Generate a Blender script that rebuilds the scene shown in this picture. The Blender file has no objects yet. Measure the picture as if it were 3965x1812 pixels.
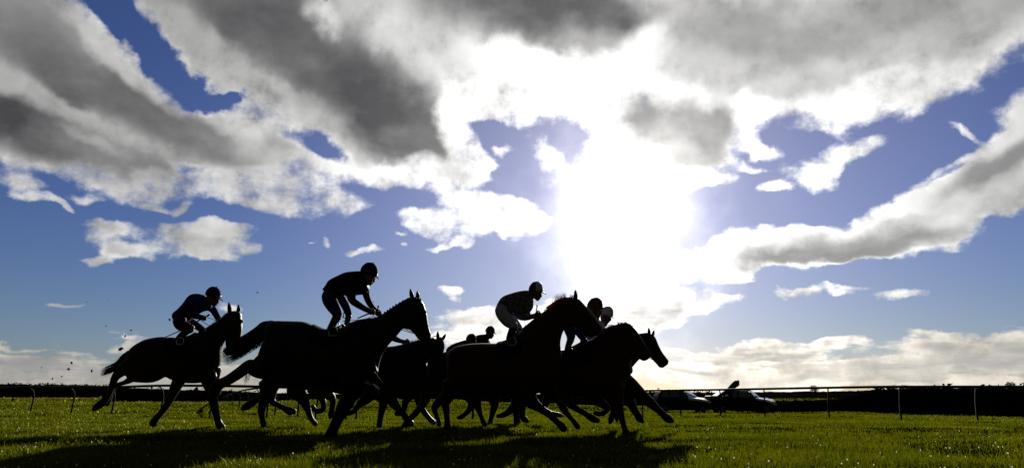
import bpy, bmesh, math, random
import numpy as np
from mathutils import Vector, Matrix

random.seed(7); rng = np.random.default_rng(11)
S = bpy.context.scene
COL = S.collection
R = math.radians

# ------------------------------------------------------------------ camera, light, exposure
CAMH = 0.54; PITCH = 14.1; FPX = 2500.0; CX, CY = 1982.5, 906.0
cam = bpy.data.cameras.new('camera'); camo = bpy.data.objects.new('camera', cam); COL.objects.link(camo)
cam.sensor_width = 36; cam.lens = 36 * FPX / 3965.0
cam.clip_start = 0.1; cam.clip_end = 9000
camo.location = (0, 0, CAMH); camo.rotation_euler = (R(90 + PITCH), 0, 0)
S.camera = camo
SUN_AZ, SUN_EL = 10.0, 16.0
SUND = Vector((math.sin(R(SUN_AZ)) * math.cos(R(SUN_EL)), math.cos(R(SUN_AZ)) * math.cos(R(SUN_EL)), math.sin(R(SUN_EL))))
sun = bpy.data.lights.new('sun', 'SUN'); suno = bpy.data.objects.new('sun', sun); COL.objects.link(suno)
sun.energy = 5.0; sun.angle = R(0.6); sun.color = (1.0, 0.93, 0.80)
suno.rotation_euler = SUND.to_track_quat('Z', 'Y').to_euler(); suno.location = SUND * 100
S.view_settings.view_transform = 'Standard'; S.view_settings.look = 'None'
S.view_settings.exposure = 0.8; S.view_settings.gamma = 1.0

TH = R(PITCH)
def pdir(px, py):
    u = (px - CX) / FPX; v = (CY - py) / FPX
    return Vector((u, math.cos(TH) - v * math.sin(TH), math.sin(TH) + v * math.cos(TH)))
def P(px, py, Y):
    d = pdir(px, py); return Vector((0, 0, CAMH)) + d * (Y / d.y)
FW = Vector((0, math.cos(TH), math.sin(TH)))
def pscale(p):            # metres per source pixel at a point
    return (Vector(p) - Vector((0, 0, CAMH))).dot(FW) / FPX

# ------------------------------------------------------------------ world: sky and clouds
def build_world():
    w = bpy.data.worlds.new('World'); S.world = w; w.use_nodes = True
    nt = w.node_tree; nt.nodes.clear(); N = nt.nodes; L = nt.links
    def nd(t, **k):
        n = N.new(t)
        for a, b in k.items(): setattr(n, a, b)
        return n
    def math_(op, a, b=None, c=None, clamp=False):
        n = nd('ShaderNodeMath', operation=op, use_clamp=clamp)
        for i, v in enumerate((a, b, c)):
            if v is None: continue
            if isinstance(v, (int, float)): n.inputs[i].default_value = v
            else: L.new(v, n.inputs[i])
        return n.outputs[0]
    def vm(op, a, b=None):
        n = nd('ShaderNodeVectorMath', operation=op)
        for i, v in enumerate((a, b)):
            if v is None: continue
            if isinstance(v, (tuple, Vector)): n.inputs[i].default_value = v
            else: L.new(v, n.inputs[i])
        return n
    def mr(v, a, b, c, d, smooth=True):
        n = nd('ShaderNodeMapRange', interpolation_type='SMOOTHSTEP' if smooth else 'LINEAR')
        L.new(v, n.inputs[0])
        for i, x in enumerate((a, b, c, d)):
            if isinstance(x, (int, float)): n.inputs[i + 1].default_value = x
            else: L.new(x, n.inputs[i + 1])
        return n.outputs[0]
    def comb(x, y, z=0.0):
        n = nd('ShaderNodeCombineXYZ')
        for i, v in enumerate((x, y, z)):
            if isinstance(v, (int, float)): n.inputs[i].default_value = v
            else: L.new(v, n.inputs[i])
        return n.outputs[0]
    def mixc(f, a, b):
        n = nd('ShaderNodeMix', data_type='RGBA')
        if isinstance(f, float): n.inputs[0].default_value = f
        else: L.new(f, n.inputs[0])
        for i, v in ((6, a), (7, b)):
            if isinstance(v, tuple): n.inputs[i].default_value = v + (1,)
            else: L.new(v, n.inputs[i])
        return n.outputs[2]
    def noise(v, sc, det, rough=0.55, lac=2.0):
        n = nd('ShaderNodeTexNoise', noise_dimensions='3D'); L.new(v, n.inputs['Vector'])
        n.inputs['Scale'].default_value = sc; n.inputs['Detail'].default_value = det
        n.inputs['Roughness'].default_value = rough; n.inputs['Lacunarity'].default_value = lac
        return n
    def mixv(f, a, b):
        n = nd('ShaderNodeMix', data_type='FLOAT'); L.new(f, n.inputs[0]); L.new(a, n.inputs[2]); n.inputs[3].default_value = b
        return n.outputs[0]
    tc = nd('ShaderNodeTexCoord'); D = tc.outputs['Generated']
    sp = nd('ShaderNodeSeparateXYZ'); L.new(D, sp.inputs[0]); x, y, z = sp.outputs
    az = math_('ARCTAN2', x, y); el = math_('ARCSINE', z)
    base = comb(az, el)
    # perspective (cloud deck) coordinates for the noise
    zz = math_('ADD', math_('MAXIMUM', z, 0.0), 0.16)
    deck = comb(math_('DIVIDE', x, zz), math_('DIVIDE', y, zz))
    n1 = noise(deck, 2.3, 2.0, 0.5); n2 = noise(deck, 7.0, 7.0, 0.58)
    n3 = noise(base, 19.0, 10.0, 0.66); nW = noise(base, 9.0, 5.0, 0.55)
    str_ = nd('ShaderNodeVectorMath', operation='MULTIPLY'); L.new(base, str_.inputs[0]); str_.inputs[1].default_value = (1.0, 5.5, 1.0); n5 = noise(str_.outputs[0], 8.0, 7.0, 0.6)
    w1 = vm('SUBTRACT', n1.outputs['Color'], (0.5, 0.5, 0.5)); w1s = vm('MULTIPLY', w1.outputs[0], (0.05, 0.035, 0))
    w2 = vm('SUBTRACT', nW.outputs['Color'], (0.5, 0.5, 0.5)); w2s = vm('MULTIPLY', w2.outputs[0], (0.11, 0.085, 0))
    q = vm('ADD', vm('ADD', base, w1s.outputs[0]).outputs[0], w2s.outputs[0]).outputs[0]
    def ae(dx, dy):
        d = pdir(dx * 3965 / 2575.0, dy * 1812 / 1177.0).normalized()
        return math.atan2(d.x, d.y), math.asin(d.z)
    sq = nd('ShaderNodeSeparateXYZ'); L.new(q, sq.inputs[0]); qx, qy = sq.outputs[0], sq.outputs[1]
    def field(lst, grow0=1.0, hole=None, soft=1.0, more=0.0):
        # each soft ellipse is laid over the ones before it; the running value rides in z so the nodes run one after another
        acc = math_('MULTIPLY', qx, 0.0001)
        for cx, cy, rx, ry, ang, amp, inner in lst:
            a0, e0 = ae(cx, cy); t = R(ang)
            a1, e1 = ae(cx + rx * math.cos(t), cy + rx * math.sin(t))
            a2, e2 = ae(cx - ry * math.sin(t), cy + ry * math.cos(t))
            grow = hole if (hole and amp < .45) else grow0
            mp = nd('ShaderNodeMapping', vector_type='TEXTURE')
            mp.inputs['Location'].default_value = (a0, e0, 0)
            mp.inputs['Rotation'].default_value = (0, 0, math.atan2(e1 - e0, a1 - a0))
            mp.inputs['Scale'].default_value = (grow * math.hypot(a1 - a0, e1 - e0), grow * math.hypot(a2 - a0, e2 - e0), 1e6)
            L.new(comb(qx, qy, acc), mp.inputs['Vector'])
            ln = vm('LENGTH', mp.outputs[0])
            acc = mr(ln.outputs['Value'], inner * soft + more, 1.0, amp, acc, True)
        return acc
    # (centre x, centre y, radius x, radius y, angle, amount, plateau) in directions seen from the course
    def zl(l): return [(x * .552, y * .552, rx * .552, ry * .552, *r) for x, y, rx, ry, *r in l]
    def zr(l): return [(1287.5 + x * .552, y * .552, rx * .552, ry * .552, *r) for x, y, rx, ry, *r in l]
    cover = zl([
        (120, 180, 620, 330, 34, 1.0, .5), (450, 350, 720, 220, 35, 1.0, .55), (300, 610, 720, 190, 17, 1.0, .55), (1120, 640, 330, 170, 22, 1.0, .45), (-50, 520, 500, 220, 15, 1.0, .5),
        (1230, 850, 330, 110, 5, .68, .45), (1540, 880, 190, 70, 10, .62, .3), (950, 830, 330, 70, 8, .64, .4), (1420, 720, 130, 90, 20, .75, .35), (500, 790, 260, 80, 10, .68, .4),
        (70, 820, 150, 55, 10, .75, .2), (110, 895, 130, 40, 8, .62, .1), (250, 935, 110, 34, 28, .6, .1), (370, 885, 110, 45, 0, .6, .1), (620, 880, 110, 55, 20, .66, .1), (720, 935, 110, 28, 5, .6, .1), (835, 945, 75, 45, -20, .7, .2),
        (1000, 60, 600, 260, 32, 1.0, .55), (1450, 300, 760, 330, 28, 1.0, .6), (1850, 520, 350, 260, 45, 1.0, .6), (1800, 690, 380, 130, 3, .88, .5), (1740, 800, 90, 65, 0, .64, .2), (1930, 780, 80, 55, 0, .6, .2), (2130, 740, 110, 90, 60, .74, .4),
        (2000, 120, 700, 290, 8, 1.0, .6), (2260, 430, 300, 190, 25, .95, .4),
        (560, 90, 210, 66, 42, 0.0, .35), (760, 240, 200, 85, 38, 0.0, .4), (950, 385, 190, 85, 26, 0.0, .4), (1060, 415, 80, 50, -30, 0.0, .3), (480, -20, 120, 80, 30, 0.0, .4),
        (1440, 655, 140, 75, 15, 0.1, .4), (870, 738, 130, 34, 10, .42, .1), (2250, 610, 130, 36, 15, .1, .3), (1480, 15, 60, 30, 0, .25, .1),
        (2120, 900, 160, 110, 20, .72, .4), (1960, 1000, 170, 62, 5, .68, .4), (2240, 990, 190, 120, 10, .76, .45), (2150, 1065, 150, 45, 0, .68, .3), (2030, 1105, 100, 28, -3, .72, .2), (1845, 1100, 36, 22, 0, .6, .1), (1815, 1050, 40, 18, 0, .5, .1),
        (1500, 1075, 32, 26, 20, .5, .1), (1530, 1102, 36, 30, 40, .5, .1), (1675, 1145, 85, 26, 0, .66, .1), (1440, 1080, 30, 12, 0, .4, 0), (1760, 890, 50, 16, 0, .42, 0),
        (520, 1030, 140, 58, -3, .82, .3), (585, 1118, 135, 50, 5, .8, .3), (440, 1158, 95, 40, 3, .78, .3), (790, 1035, 150, 42, 0, .68, .3), (1010, 1045, 160, 42, 0, .68, .3), (900, 1110, 250, 80, 3, .78, .4), (920, 1170, 220, 50, 0, .7, .3), (1110, 1120, 90, 42, 8, .72, .1),
    ]) + zr([
        (400, 120, 800, 340, 5, 1.0, .6), (1500, 80, 1150, 380, -8, 1.0, .65), (1900, 260, 520, 150, -22, .9, .45), (1640, 460, 360, 120, -16, .80, .5), (2350, 60, 300, 190, -30, 1.0, .5), (1000, 380, 500, 170, 5, 1.0, .5),
        (140, 750, 215, 105, 8, 0.05, .4), (340, 480, 280, 120, 0, 1.0, .4), (105, 668, 80, 36, 10, .66, .1), (180, 765, 110, 50, 32, .72, .2), (10, 960, 160, 90, 15, .9, .3),
        (740, 610, 340, 200, 0, 1.0, .6), (1090, 510, 150, 130, 0, .95, .4), (1170, 660, 140, 50, 18, .72, .1), (900, 810, 160, 70, 0, .9, .3), (1100, 760, 120, 40, 15, .5, .1),
        (1350, 780, 150, 85, -8, .70, .35), (1530, 690, 175, 65, -14, .70, .35), (1200, 862, 75, 34, -8, .72, .2), (1440, 600, 120, 45, 10, .55, .1), (1320, 580, 130, 40, -5, .5, .1),
        (2150, 800, 520, 165, -30, 1.15, .6), (2350, 620, 260, 190, -33, 1.15, .6), (1780, 1000, 450, 115, -14, 1.15, .6), (1330, 1100, 520, 92, -8, 1.15, .6), (1000, 1200, 420, 85, -8, 1.0, .45), (1950, 1050, 250, 100, -8, .9, .4),
        (2040, 592, 150, 30, 12, .6, .1), (2000, 760, 150, 30, -20, .5, .1),
    ]) + [
        (1310, 395, 105, 60, 14, .05, .4), (1370, 405, 60, 30, 25, .62, .1), (1265, 385, 30, 14, 0, .5, .1),
        (1562, 470, 175, 150, 80, .70, .5), (1590, 630, 120, 90, 90, .62, .4), (1700, 460, 100, 40, -5, .62, .3),
        (1620, 745, 190, 60, 3, .8, .35), (1500, 790, 330, 48, -3, .8, .3), (1640, 800, 140, 30, -10, .75, .3), (1190, 808, 110, 34, 0, .82, .3), (1250, 850, 170, 42, 0, .8, .3), (1125, 746, 50, 26, -3, .85, .3),
        (1900, 880, 370, 26, -1, .82, .5), (1850, 938, 600, 42, 0, .74, .5), (2480, 895, 400, 66, -8, .86, .5), (2380, 850, 110, 18, 5, .74, .2), (2100, 968, 700, 26, 0, .80, .5),
        (2000, 742, 50, 14, -4, .7, .2), (2095, 734, 70, 16, 0, .7, .2), (2230, 752, 130, 20, 0, .72, .2), (1830, 762, 80, 18, -5, .5, .1), (1790, 768, 20, 16, 0, .6, .1), (1920, 690, 60, 12, 0, .4, 0),
        (40, 905, 330, 40, 4, .76, .4), (230, 948, 520, 34, 0, .74, .5), (330, 866, 60, 20, -10, .72, .2), (700, 960, 520, 30, 0, .74, .4), (150, 762, 85, 14, 2, .55, .1), (590, 775, 60, 24, 10, .62, .1), (60, 862, 90, 12, 5, .7, .2),
    ]
    tone = zl([
        (300, 300, 2000, 1200, 0, .42, .2),
        (60, 60, 420, 200, 32, .80, .1), (330, 230, 480, 120, 36, .62, .1), (620, 440, 640, 120, 26, .88, .1), (260, 350, 200, 80, 30, .9, .1), (950, 590, 300, 80, 18, .80, .1),
        (120, 580, 520, 130, 20, .86, .1), (20, 530, 300, 100, 25, .98, .0), (560, 700, 330, 70, 18, .75, .1), (720, 790, 280, 36, 6, .6, .1),
        (330, 500, 240, 36, 25, .45, 0), (60, 390, 200, 60, 22, .5, 0), (420, 620, 160, 30, 20, .5, 0), (1190, 690, 160, 60, 20, .5, 0), (560, 250, 330, 40, 38, .30, 0), (1180, 560, 100, 100, 0, .12, 0),
        (1250, 80, 620, 190, 24, .80, .1), (1500, 320, 640, 150, 30, .92, .15), (1800, 520, 340, 170, 32, 1.0, .2), (1930, 620, 200, 90, 20, .92, .1),
        (950, 170, 140, 60, 25, .45, 0), (1150, 340, 180, 45, 20, .35, 0), (780, 90, 160, 60, 30, .5, 0), (1480, 80, 80, 60, 0, .10, 0), (1700, 745, 330, 45, 0, .0, .1), (2080, 520, 70, 200, -15, .0, .2), (1260, 480, 160, 50, 30, .40, 0),
        (1850, 100, 260, 130, 20, .30, .1), (2060, 180, 180, 90, 20, .45, 0), (880, 1120, 170, 35, 0, .5, 0), (560, 1060, 80, 20, 0, .35, 0), (2250, 960, 100, 45, 20, .35, 0), (1150, 860, 120, 30, 0, .3, 0),
    ]) + zr([
        (1100, 600, 1300, 900, 0, .10, .3),
        (150, 20, 650, 190, 6, .98, .2), (330, 200, 260, 90, 0, .72, 0), (1180, 150, 560, 190, 3, .78, .1), (1750, 60, 560, 140, -12, .66, .1), (2050, 170, 450, 110, -20, .52, .1), (1000, 320, 420, 110, 5, .60, .1), (1350, 380, 380, 80, -5, .55, 0),
        (150, 280, 380, 80, 5, .0, .2), (600, 170, 160, 80, -40, .22, 0), (720, 590, 235, 145, 5, .88, .3), (900, 520, 130, 80, 10, .80, .2), (740, 690, 200, 50, 0, .75, .2), (1110, 500, 70, 80, 0, .0, .1), (1600, 450, 280, 60, -15, .12, .1),
        (1600, 1090, 560, 66, -8, .72, .1), (1280, 1160, 330, 44, -8, .82, .1), (2260, 720, 340, 80, -35, .70, .1), (2000, 920, 360, 40, -22, .32, 0), (2300, 860, 250, 40, -28, .40, 0), (1500, 1000, 400, 20, -10, .0, 0),
    ]) + [
        (1640, 785, 150, 26, -8, .92, .1), (1570, 755, 130, 24, 0, .75, .1), (1560, 700, 90, 20, 0, .3, 0), (1190, 815, 90, 16, 0, .5, .1), (1250, 862, 110, 12, 0, .4, .1),
        (1820, 886, 330, 15, 0, .75, .1), (2050, 938, 330, 18, -3, .60, .1), (2480, 905, 280, 42, -8, .70, .1), (1720, 925, 220, 12, 0, .5, .1), (1750, 953, 250, 10, 0, .4, .1), (2350, 945, 280, 14, -3, .75, .1), (2450, 865, 160, 10, -6, .1, .1),
        (80, 925, 360, 30, 3, .75, .1), (300, 955, 450, 18, 0, .65, .1), (90, 885, 240, 12, 3, .3, .1), (700, 960, 400, 14, 0, .5, .1),
    ]
    C = field(cover, 1.36, 1.2, .55); K = field(tone, 1.55, None, 1.0, .12)
    nf = math_('SUBTRACT', n2.outputs['Fac'], 0.5); nf3 = math_('SUBTRACT', n3.outputs['Fac'], 0.5)
    dens = math_('ADD', C, math_('ADD', math_('MULTIPLY', nf, 0.75), math_('MULTIPLY', nf3, 1.0)))
    lowz = mr(z, 0.03, 0.19, 1.0, 0.0)
    nf5 = math_('SUBTRACT', n5.outputs['Fac'], 0.5)
    dens = math_('ADD', dens, math_('MULTIPLY', math_('MULTIPLY', nf5, 1.5), lowz))
    # relief: the same noise read a little way towards the sun
    sa = math.atan2(SUND.x, SUND.y); se = math.asin(SUND.z)
    tsun = vm('NORMALIZE', vm('SUBTRACT', (sa, se, 0), base).outputs[0]).outputs[0]
    off = nd('ShaderNodeVectorMath', operation='SCALE'); L.new(tsun, off.inputs[0]); off.inputs['Scale'].default_value = 0.012
    n4 = noise(vm('ADD', base, off.outputs[0]).outputs[0], 17.0, 5.0, 0.55)
    relief = math_('SUBTRACT', n3.outputs['Fac'], n4.outputs['Fac'])
    # unseen clouds, added dark to deepen the shade, outside the part of the sky the course looks at
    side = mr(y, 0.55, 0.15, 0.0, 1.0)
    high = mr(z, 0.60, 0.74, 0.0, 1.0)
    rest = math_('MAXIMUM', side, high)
    dens = math_('ADD', dens, math_('MULTIPLY', rest, math_('ADD', math_('MULTIPLY', nf, 1.2), 0.62)))
    alpha = mr(dens, 0.26, 0.80, 0.0, 1.0)
    thick = mr(math_('ADD', math_('MULTIPLY', C, 0.72), math_('MULTIPLY', dens, 0.28)), 0.42, 0.90, 0.03, 1.0)
    kk = mixv(rest, K, 0.95)
    kn = math_('MULTIPLY', kk, math_('ADD', 1.0, math_('ADD', math_('MULTIPLY', nf, 0.30), math_('ADD', math_('MULTIPLY', nf3, 0.12), math_('MULTIPLY', math_('MULTIPLY', nf5, 3.2), lowz)))))
    shade = math_('MULTIPLY', kn, thick, clamp=True)
    # closeness to the sun
    dp = vm('DOT_PRODUCT', D, tuple(SUND)).outputs['Value']
    ang = math_('ARCCOSINE', math_('MINIMUM', dp, 0.99999))
    near = mr(ang, 0.0, 0.62, 1.0, 0.0)
    far = mr(ang, 0.3, 1.0, 0.0, 1.0)
    lit = math_('ADD', math_('MULTIPLY', near, 1.05), 0.70)
    grain = math_('ADD', 1.0, math_('ADD', math_('MULTIPLY', nf, 0.10), math_('MULTIPLY', relief, mr(dens, 0.6, 1.3, 1.7, 0.35))))
    lit = math_('MULTIPLY', lit, grain)
    lit = math_('MULTIPLY', lit, math_('SUBTRACT', 1.0, math_('MULTIPLY', math_('MULTIPLY', lowz, far), 0.30)))
    whitec = mixc(lowz, (1.0, 0.995, 0.975), (1.0, 0.93, 0.80))
    greyc = mixc(near, (0.066, 0.066, 0.072), (0.20, 0.195, 0.195))
    greyc = mixc(lowz, greyc, mixc(far, (0.46, 0.44, 0.43), (0.27, 0.28, 0.30)))
    sc = nd('ShaderNodeVectorMath', operation='SCALE'); L.new(whitec, sc.inputs[0]); L.new(lit, sc.inputs['Scale'])
    cloud = mixc(shade, sc.outputs[0], greyc)
    # lighter, bluish daylight in the thin low clouds on the shaded side
    sky = nd('ShaderNodeTexSky', sky_type='NISHITA'); sky.sun_disc = False
    sky.sun_elevation = R(SUN_EL); sky.sun_rotation = R(SUN_AZ); sky.altitude = 0; sky.air_density = 1.0; sky.dust_density = 0.2; sky.ozone_density = 3.0
    ss = nd('ShaderNodeVectorMath', operation='SCALE'); L.new(sky.outputs[0], ss.inputs[0]); ss.inputs['Scale'].default_value = 0.052
    tint = mixc(mr(z, 0.0, 0.32, 0.0, 1.0), (0.76, 0.80, 1.01), (0.70, 0.73, 1.16))
    tn = vm('MULTIPLY', ss.outputs[0], None); L.new(tint, tn.inputs[1]); skyc = tn.outputs[0]
    # thin veil of haze round the sun
    aur = math_('MULTIPLY', math_('POWER', mr(ang, 0.0, 0.75, 1.0, 0.0, False), 2.2), 0.34)
    addv = nd('ShaderNodeVectorMath', operation='ADD')
    av = nd('ShaderNodeVectorMath', operation='SCALE'); av.inputs[0].default_value = (1.12, 0.98, 0.90); L.new(aur, av.inputs['Scale'])
    L.new(skyc, addv.inputs[0]); L.new(av.outputs[0], addv.inputs[1])
    tot = mixc(alpha, addv.outputs[0], cloud)
    gx = math_('SUBTRACT', az, sa); gy = math_('MULTIPLY', math_('SUBTRACT', el, se), mr(el, se - 0.02, se + 0.02, 0.72, 1.05))
    ga = math_('SQRT', math_('ADD', math_('MULTIPLY', gx, gx), math_('MULTIPLY', gy, gy)))
    ga = math_('MULTIPLY', ga, math_('ADD', 1.0, math_('MULTIPLY', math_('SUBTRACT', nW.outputs['Fac'], 0.5), 1.3)))
    disc = math_('MULTIPLY', math_('POWER', mr(ga, 0.0, 0.26, 1.0, 0.0, False), 3.6), 2.4)
    disc = math_('MULTIPLY', disc, mr(y, 0.0, 0.3, 0.0, 1.0))
    dv = nd('ShaderNodeVectorMath', operation='SCALE'); dv.inputs[0].default_value = (1.0, 0.98, 0.94); L.new(disc, dv.inputs['Scale'])
    fin = nd('ShaderNodeVectorMath', operation='ADD'); L.new(tot, fin.inputs[0]); L.new(dv.outputs[0], fin.inputs[1])
    # unseen sky behind and overhead dimmed on purpose to deepen the shadows
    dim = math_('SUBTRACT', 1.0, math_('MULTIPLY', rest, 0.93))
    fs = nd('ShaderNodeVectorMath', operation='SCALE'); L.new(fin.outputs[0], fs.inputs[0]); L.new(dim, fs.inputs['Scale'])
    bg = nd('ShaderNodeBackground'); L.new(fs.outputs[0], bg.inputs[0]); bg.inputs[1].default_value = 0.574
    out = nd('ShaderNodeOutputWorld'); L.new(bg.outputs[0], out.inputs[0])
    w.cycles.sampling_method = 'MANUAL'; w.cycles.sample_map_resolution = 512
build_world()

# ------------------------------------------------------------------ materials
def mat(name, col, rough=0.6, metal=0.0, spec=0.5, coat=0.0, noise=0.0, nscale=20.0, trans=0.0, emis=None, col2=None):
    m = bpy.data.materials.new(name); m.use_nodes = True
    nt = m.node_tree; b = nt.nodes['Principled BSDF']
    b.inputs['Base Color'].default_value = (*col, 1); b.inputs['Roughness'].default_value = rough
    b.inputs['Metallic'].default_value = metal; b.inputs['Specular IOR Level'].default_value = spec
    b.inputs['Coat Weight'].default_value = coat; b.inputs['Transmission Weight'].default_value = trans
    if noise > 0:
        tc = nt.nodes.new('ShaderNodeTexCoord'); n = nt.nodes.new('ShaderNodeTexNoise'); n.inputs['Scale'].default_value = nscale
        n.inputs['Detail'].default_value = 4
        r = nt.nodes.new('ShaderNodeMix'); r.data_type = 'RGBA'
        c2 = col2 or tuple(c * (1 - noise) for c in col)
        r.inputs[6].default_value = (*c2, 1); r.inputs[7].default_value = (*tuple(min(1, c * (1 + noise * .5)) for c in col), 1)
        nt.links.new(tc.outputs['Object'], n.inputs['Vector']); nt.links.new(n.outputs['Fac'], r.inputs[0]); nt.links.new(r.outputs[2], b.inputs['Base Color'])
        bp = nt.nodes.new('ShaderNodeBump'); bp.inputs['Strength'].default_value = 0.25; bp.inputs['Distance'].default_value = 0.01
        nt.links.new(n.outputs['Fac'], bp.inputs['Height']); nt.links.new(bp.outputs[0], b.inputs['Normal'])
    if emis: b.inputs['Emission Color'].default_value = (*emis[0], 1); b.inputs['Emission Strength'].default_value = emis[1]
    return m
def hair_mat(name, col, tr):
    m = bpy.data.materials.new(name); m.use_nodes = True; nt = m.node_tree; nt.nodes.clear()
    d = nt.nodes.new('ShaderNodeBsdfDiffuse'); t = nt.nodes.new('ShaderNodeBsdfTranslucent'); g = nt.nodes.new('ShaderNodeBsdfGlossy')
    d.inputs[0].default_value = (*col, 1); t.inputs[0].default_value = (*tr, 1); g.inputs[0].default_value = (.2, .17, .14, 1); g.inputs['Roughness'].default_value = .35
    a = nt.nodes.new('ShaderNodeMixShader'); a.inputs[0].default_value = .5; b = nt.nodes.new('ShaderNodeMixShader'); b.inputs[0].default_value = .08
    o = nt.nodes.new('ShaderNodeOutputMaterial')
    nt.links.new(d.outputs[0], a.inputs[1]); nt.links.new(t.outputs[0], a.inputs[2]); nt.links.new(a.outputs[0], b.inputs[1]); nt.links.new(g.outputs[0], b.inputs[2]); nt.links.new(b.outputs[0], o.inputs[0])
    return m
M = {
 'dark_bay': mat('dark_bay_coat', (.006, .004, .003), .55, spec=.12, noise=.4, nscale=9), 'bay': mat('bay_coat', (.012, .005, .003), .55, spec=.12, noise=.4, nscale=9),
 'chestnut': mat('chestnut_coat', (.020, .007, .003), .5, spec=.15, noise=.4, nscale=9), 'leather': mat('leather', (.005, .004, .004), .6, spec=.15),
 'strap': mat('bridle_strap', (.012, .009, .007), .5), 'cloth': mat('saddle_cloth_fabric', (.006, .006, .035), .9, spec=.05), 'girth': mat('girth', (.3, .3, .3), .8),
 'mane_dark': hair_mat('dark_hair', (.008, .006, .005), (.01, .006, .004)), 'mane_red': hair_mat('chestnut_hair', (.05, .02, .012), (.34, .15, .09)),
 'skin': mat('skin', (.12, .06, .04), .6, spec=.2), 'black_cloth': mat('black_silk', (.004, .004, .005), .8, spec=.1), 'navy': mat('navy_silk', (.010, .010, .11), .8, spec=.1),
 'white_cloth': mat('white_breeches', (.26, .26, .42), .8, noise=.15, nscale=40), 'bluewhite': mat('pale_blue_silk', (.36, .37, .62), .7, noise=.15, nscale=30),
 'purple': mat('purple_silk', (.045, .008, .04), .8, spec=.1), 'boot': mat('boot_leather', (.005, .004, .004), .5, spec=.2), 'goggle': mat('goggle_lens', (.02, .02, .02), .1),
 'cap_black': mat('black_cap', (.008, .008, .009), .85, spec=.1), 'cap_blue': mat('blue_cap', (.012, .008, .06), .85, spec=.1), 'cap_red': mat('red_cap', (.30, .02, .02), .5),
 'cap_grey': mat('pale_cap', (.42, .40, .50), .85, spec=.1), 'cap_brown': mat('brown_cap', (.07, .03, .018), .85, spec=.1),
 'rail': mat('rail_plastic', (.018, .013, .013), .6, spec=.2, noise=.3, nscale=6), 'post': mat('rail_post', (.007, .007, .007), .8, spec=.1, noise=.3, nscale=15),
 'soil': mat('clod_soil', (.018, .012, .007), .95, noise=.5, nscale=30), 'wood': mat('weathered_wood', (.05, .038, .028), .9, noise=.5, nscale=8),
 'glass': mat('car_glass', (.03, .035, .04), .04, spec=.8), 'tyre': mat('tyre', (.012, .012, .012), .8), 'rim': mat('wheel_rim', (.3, .3, .3), .3, metal=.8),
 'paint_dark': mat('dark_car_paint', (.004, .004, .005), .75, spec=.15), 'paint_sheen': mat('car_paint_sheen', (.42, .42, .46), .32, metal=.6, coat=.5), 'screen': mat('windscreen_sheen', (.22, .23, .26), .12, metal=.6), 'trim': mat('plastic_trim', (.01, .01, .01), .5),  # pale metallic tones put reflected sky into bonnets, roof and windscreens
 'red_lens': mat('red_lens', (.40, .006, .006), .6, spec=.15), 'clear_lens': mat('clear_lens', (.5, .5, .5), .1), 'plate': mat('number_plate', (.5, .5, .45), .4),
 'whip': mat('whip_leather', (.010, .006, .005), .5), 'metal': mat('bit_metal', (.5, .5, .5), .25, metal=1.0),
}
def check_mat():
    m = mat('checked_silk', (.008, .008, .010), .6); nt = m.node_tree; b = nt.nodes['Principled BSDF']
    tc = nt.nodes.new('ShaderNodeTexCoord'); c = nt.nodes.new('ShaderNodeTexChecker'); c.inputs['Scale'].default_value = 18
    mp = nt.nodes.new('ShaderNodeMapping'); mp.inputs['Rotation'].default_value = (0, R(25), 0)
    c.inputs[1].default_value = (.008, .008, .01, 1); c.inputs[2].default_value = (.07, .06, .09, 1)
    nt.links.new(tc.outputs['Object'], mp.inputs[0]); nt.links.new(mp.outputs[0], c.inputs['Vector']); nt.links.new(c.outputs[0], b.inputs['Base Color'])
    return m
M['check'] = check_mat()
def halves_mat():
    m = mat('half_pale_cap', (.008, .008, .01), .6); nt = m.node_tree; b = nt.nodes['Principled BSDF']
    tc = nt.nodes.new('ShaderNodeTexCoord'); sx = nt.nodes.new('ShaderNodeSeparateXYZ'); nt.links.new(tc.outputs['Generated'], sx.inputs[0])
    g = nt.nodes.new('ShaderNodeMath'); g.operation = 'GREATER_THAN'; g.inputs[1].default_value = .5; nt.links.new(sx.outputs[0], g.inputs[0])
    x = nt.nodes.new('ShaderNodeMix'); x.data_type = 'RGBA'; x.inputs[6].default_value = (.008, .008, .01, 1); x.inputs[7].default_value = (.34, .32, .42, 1)
    nt.links.new(g.outputs[0], x.inputs[0]); nt.links.new(x.outputs[2], b.inputs['Base Color']); return m
M['cap_halves'] = halves_mat()

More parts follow.
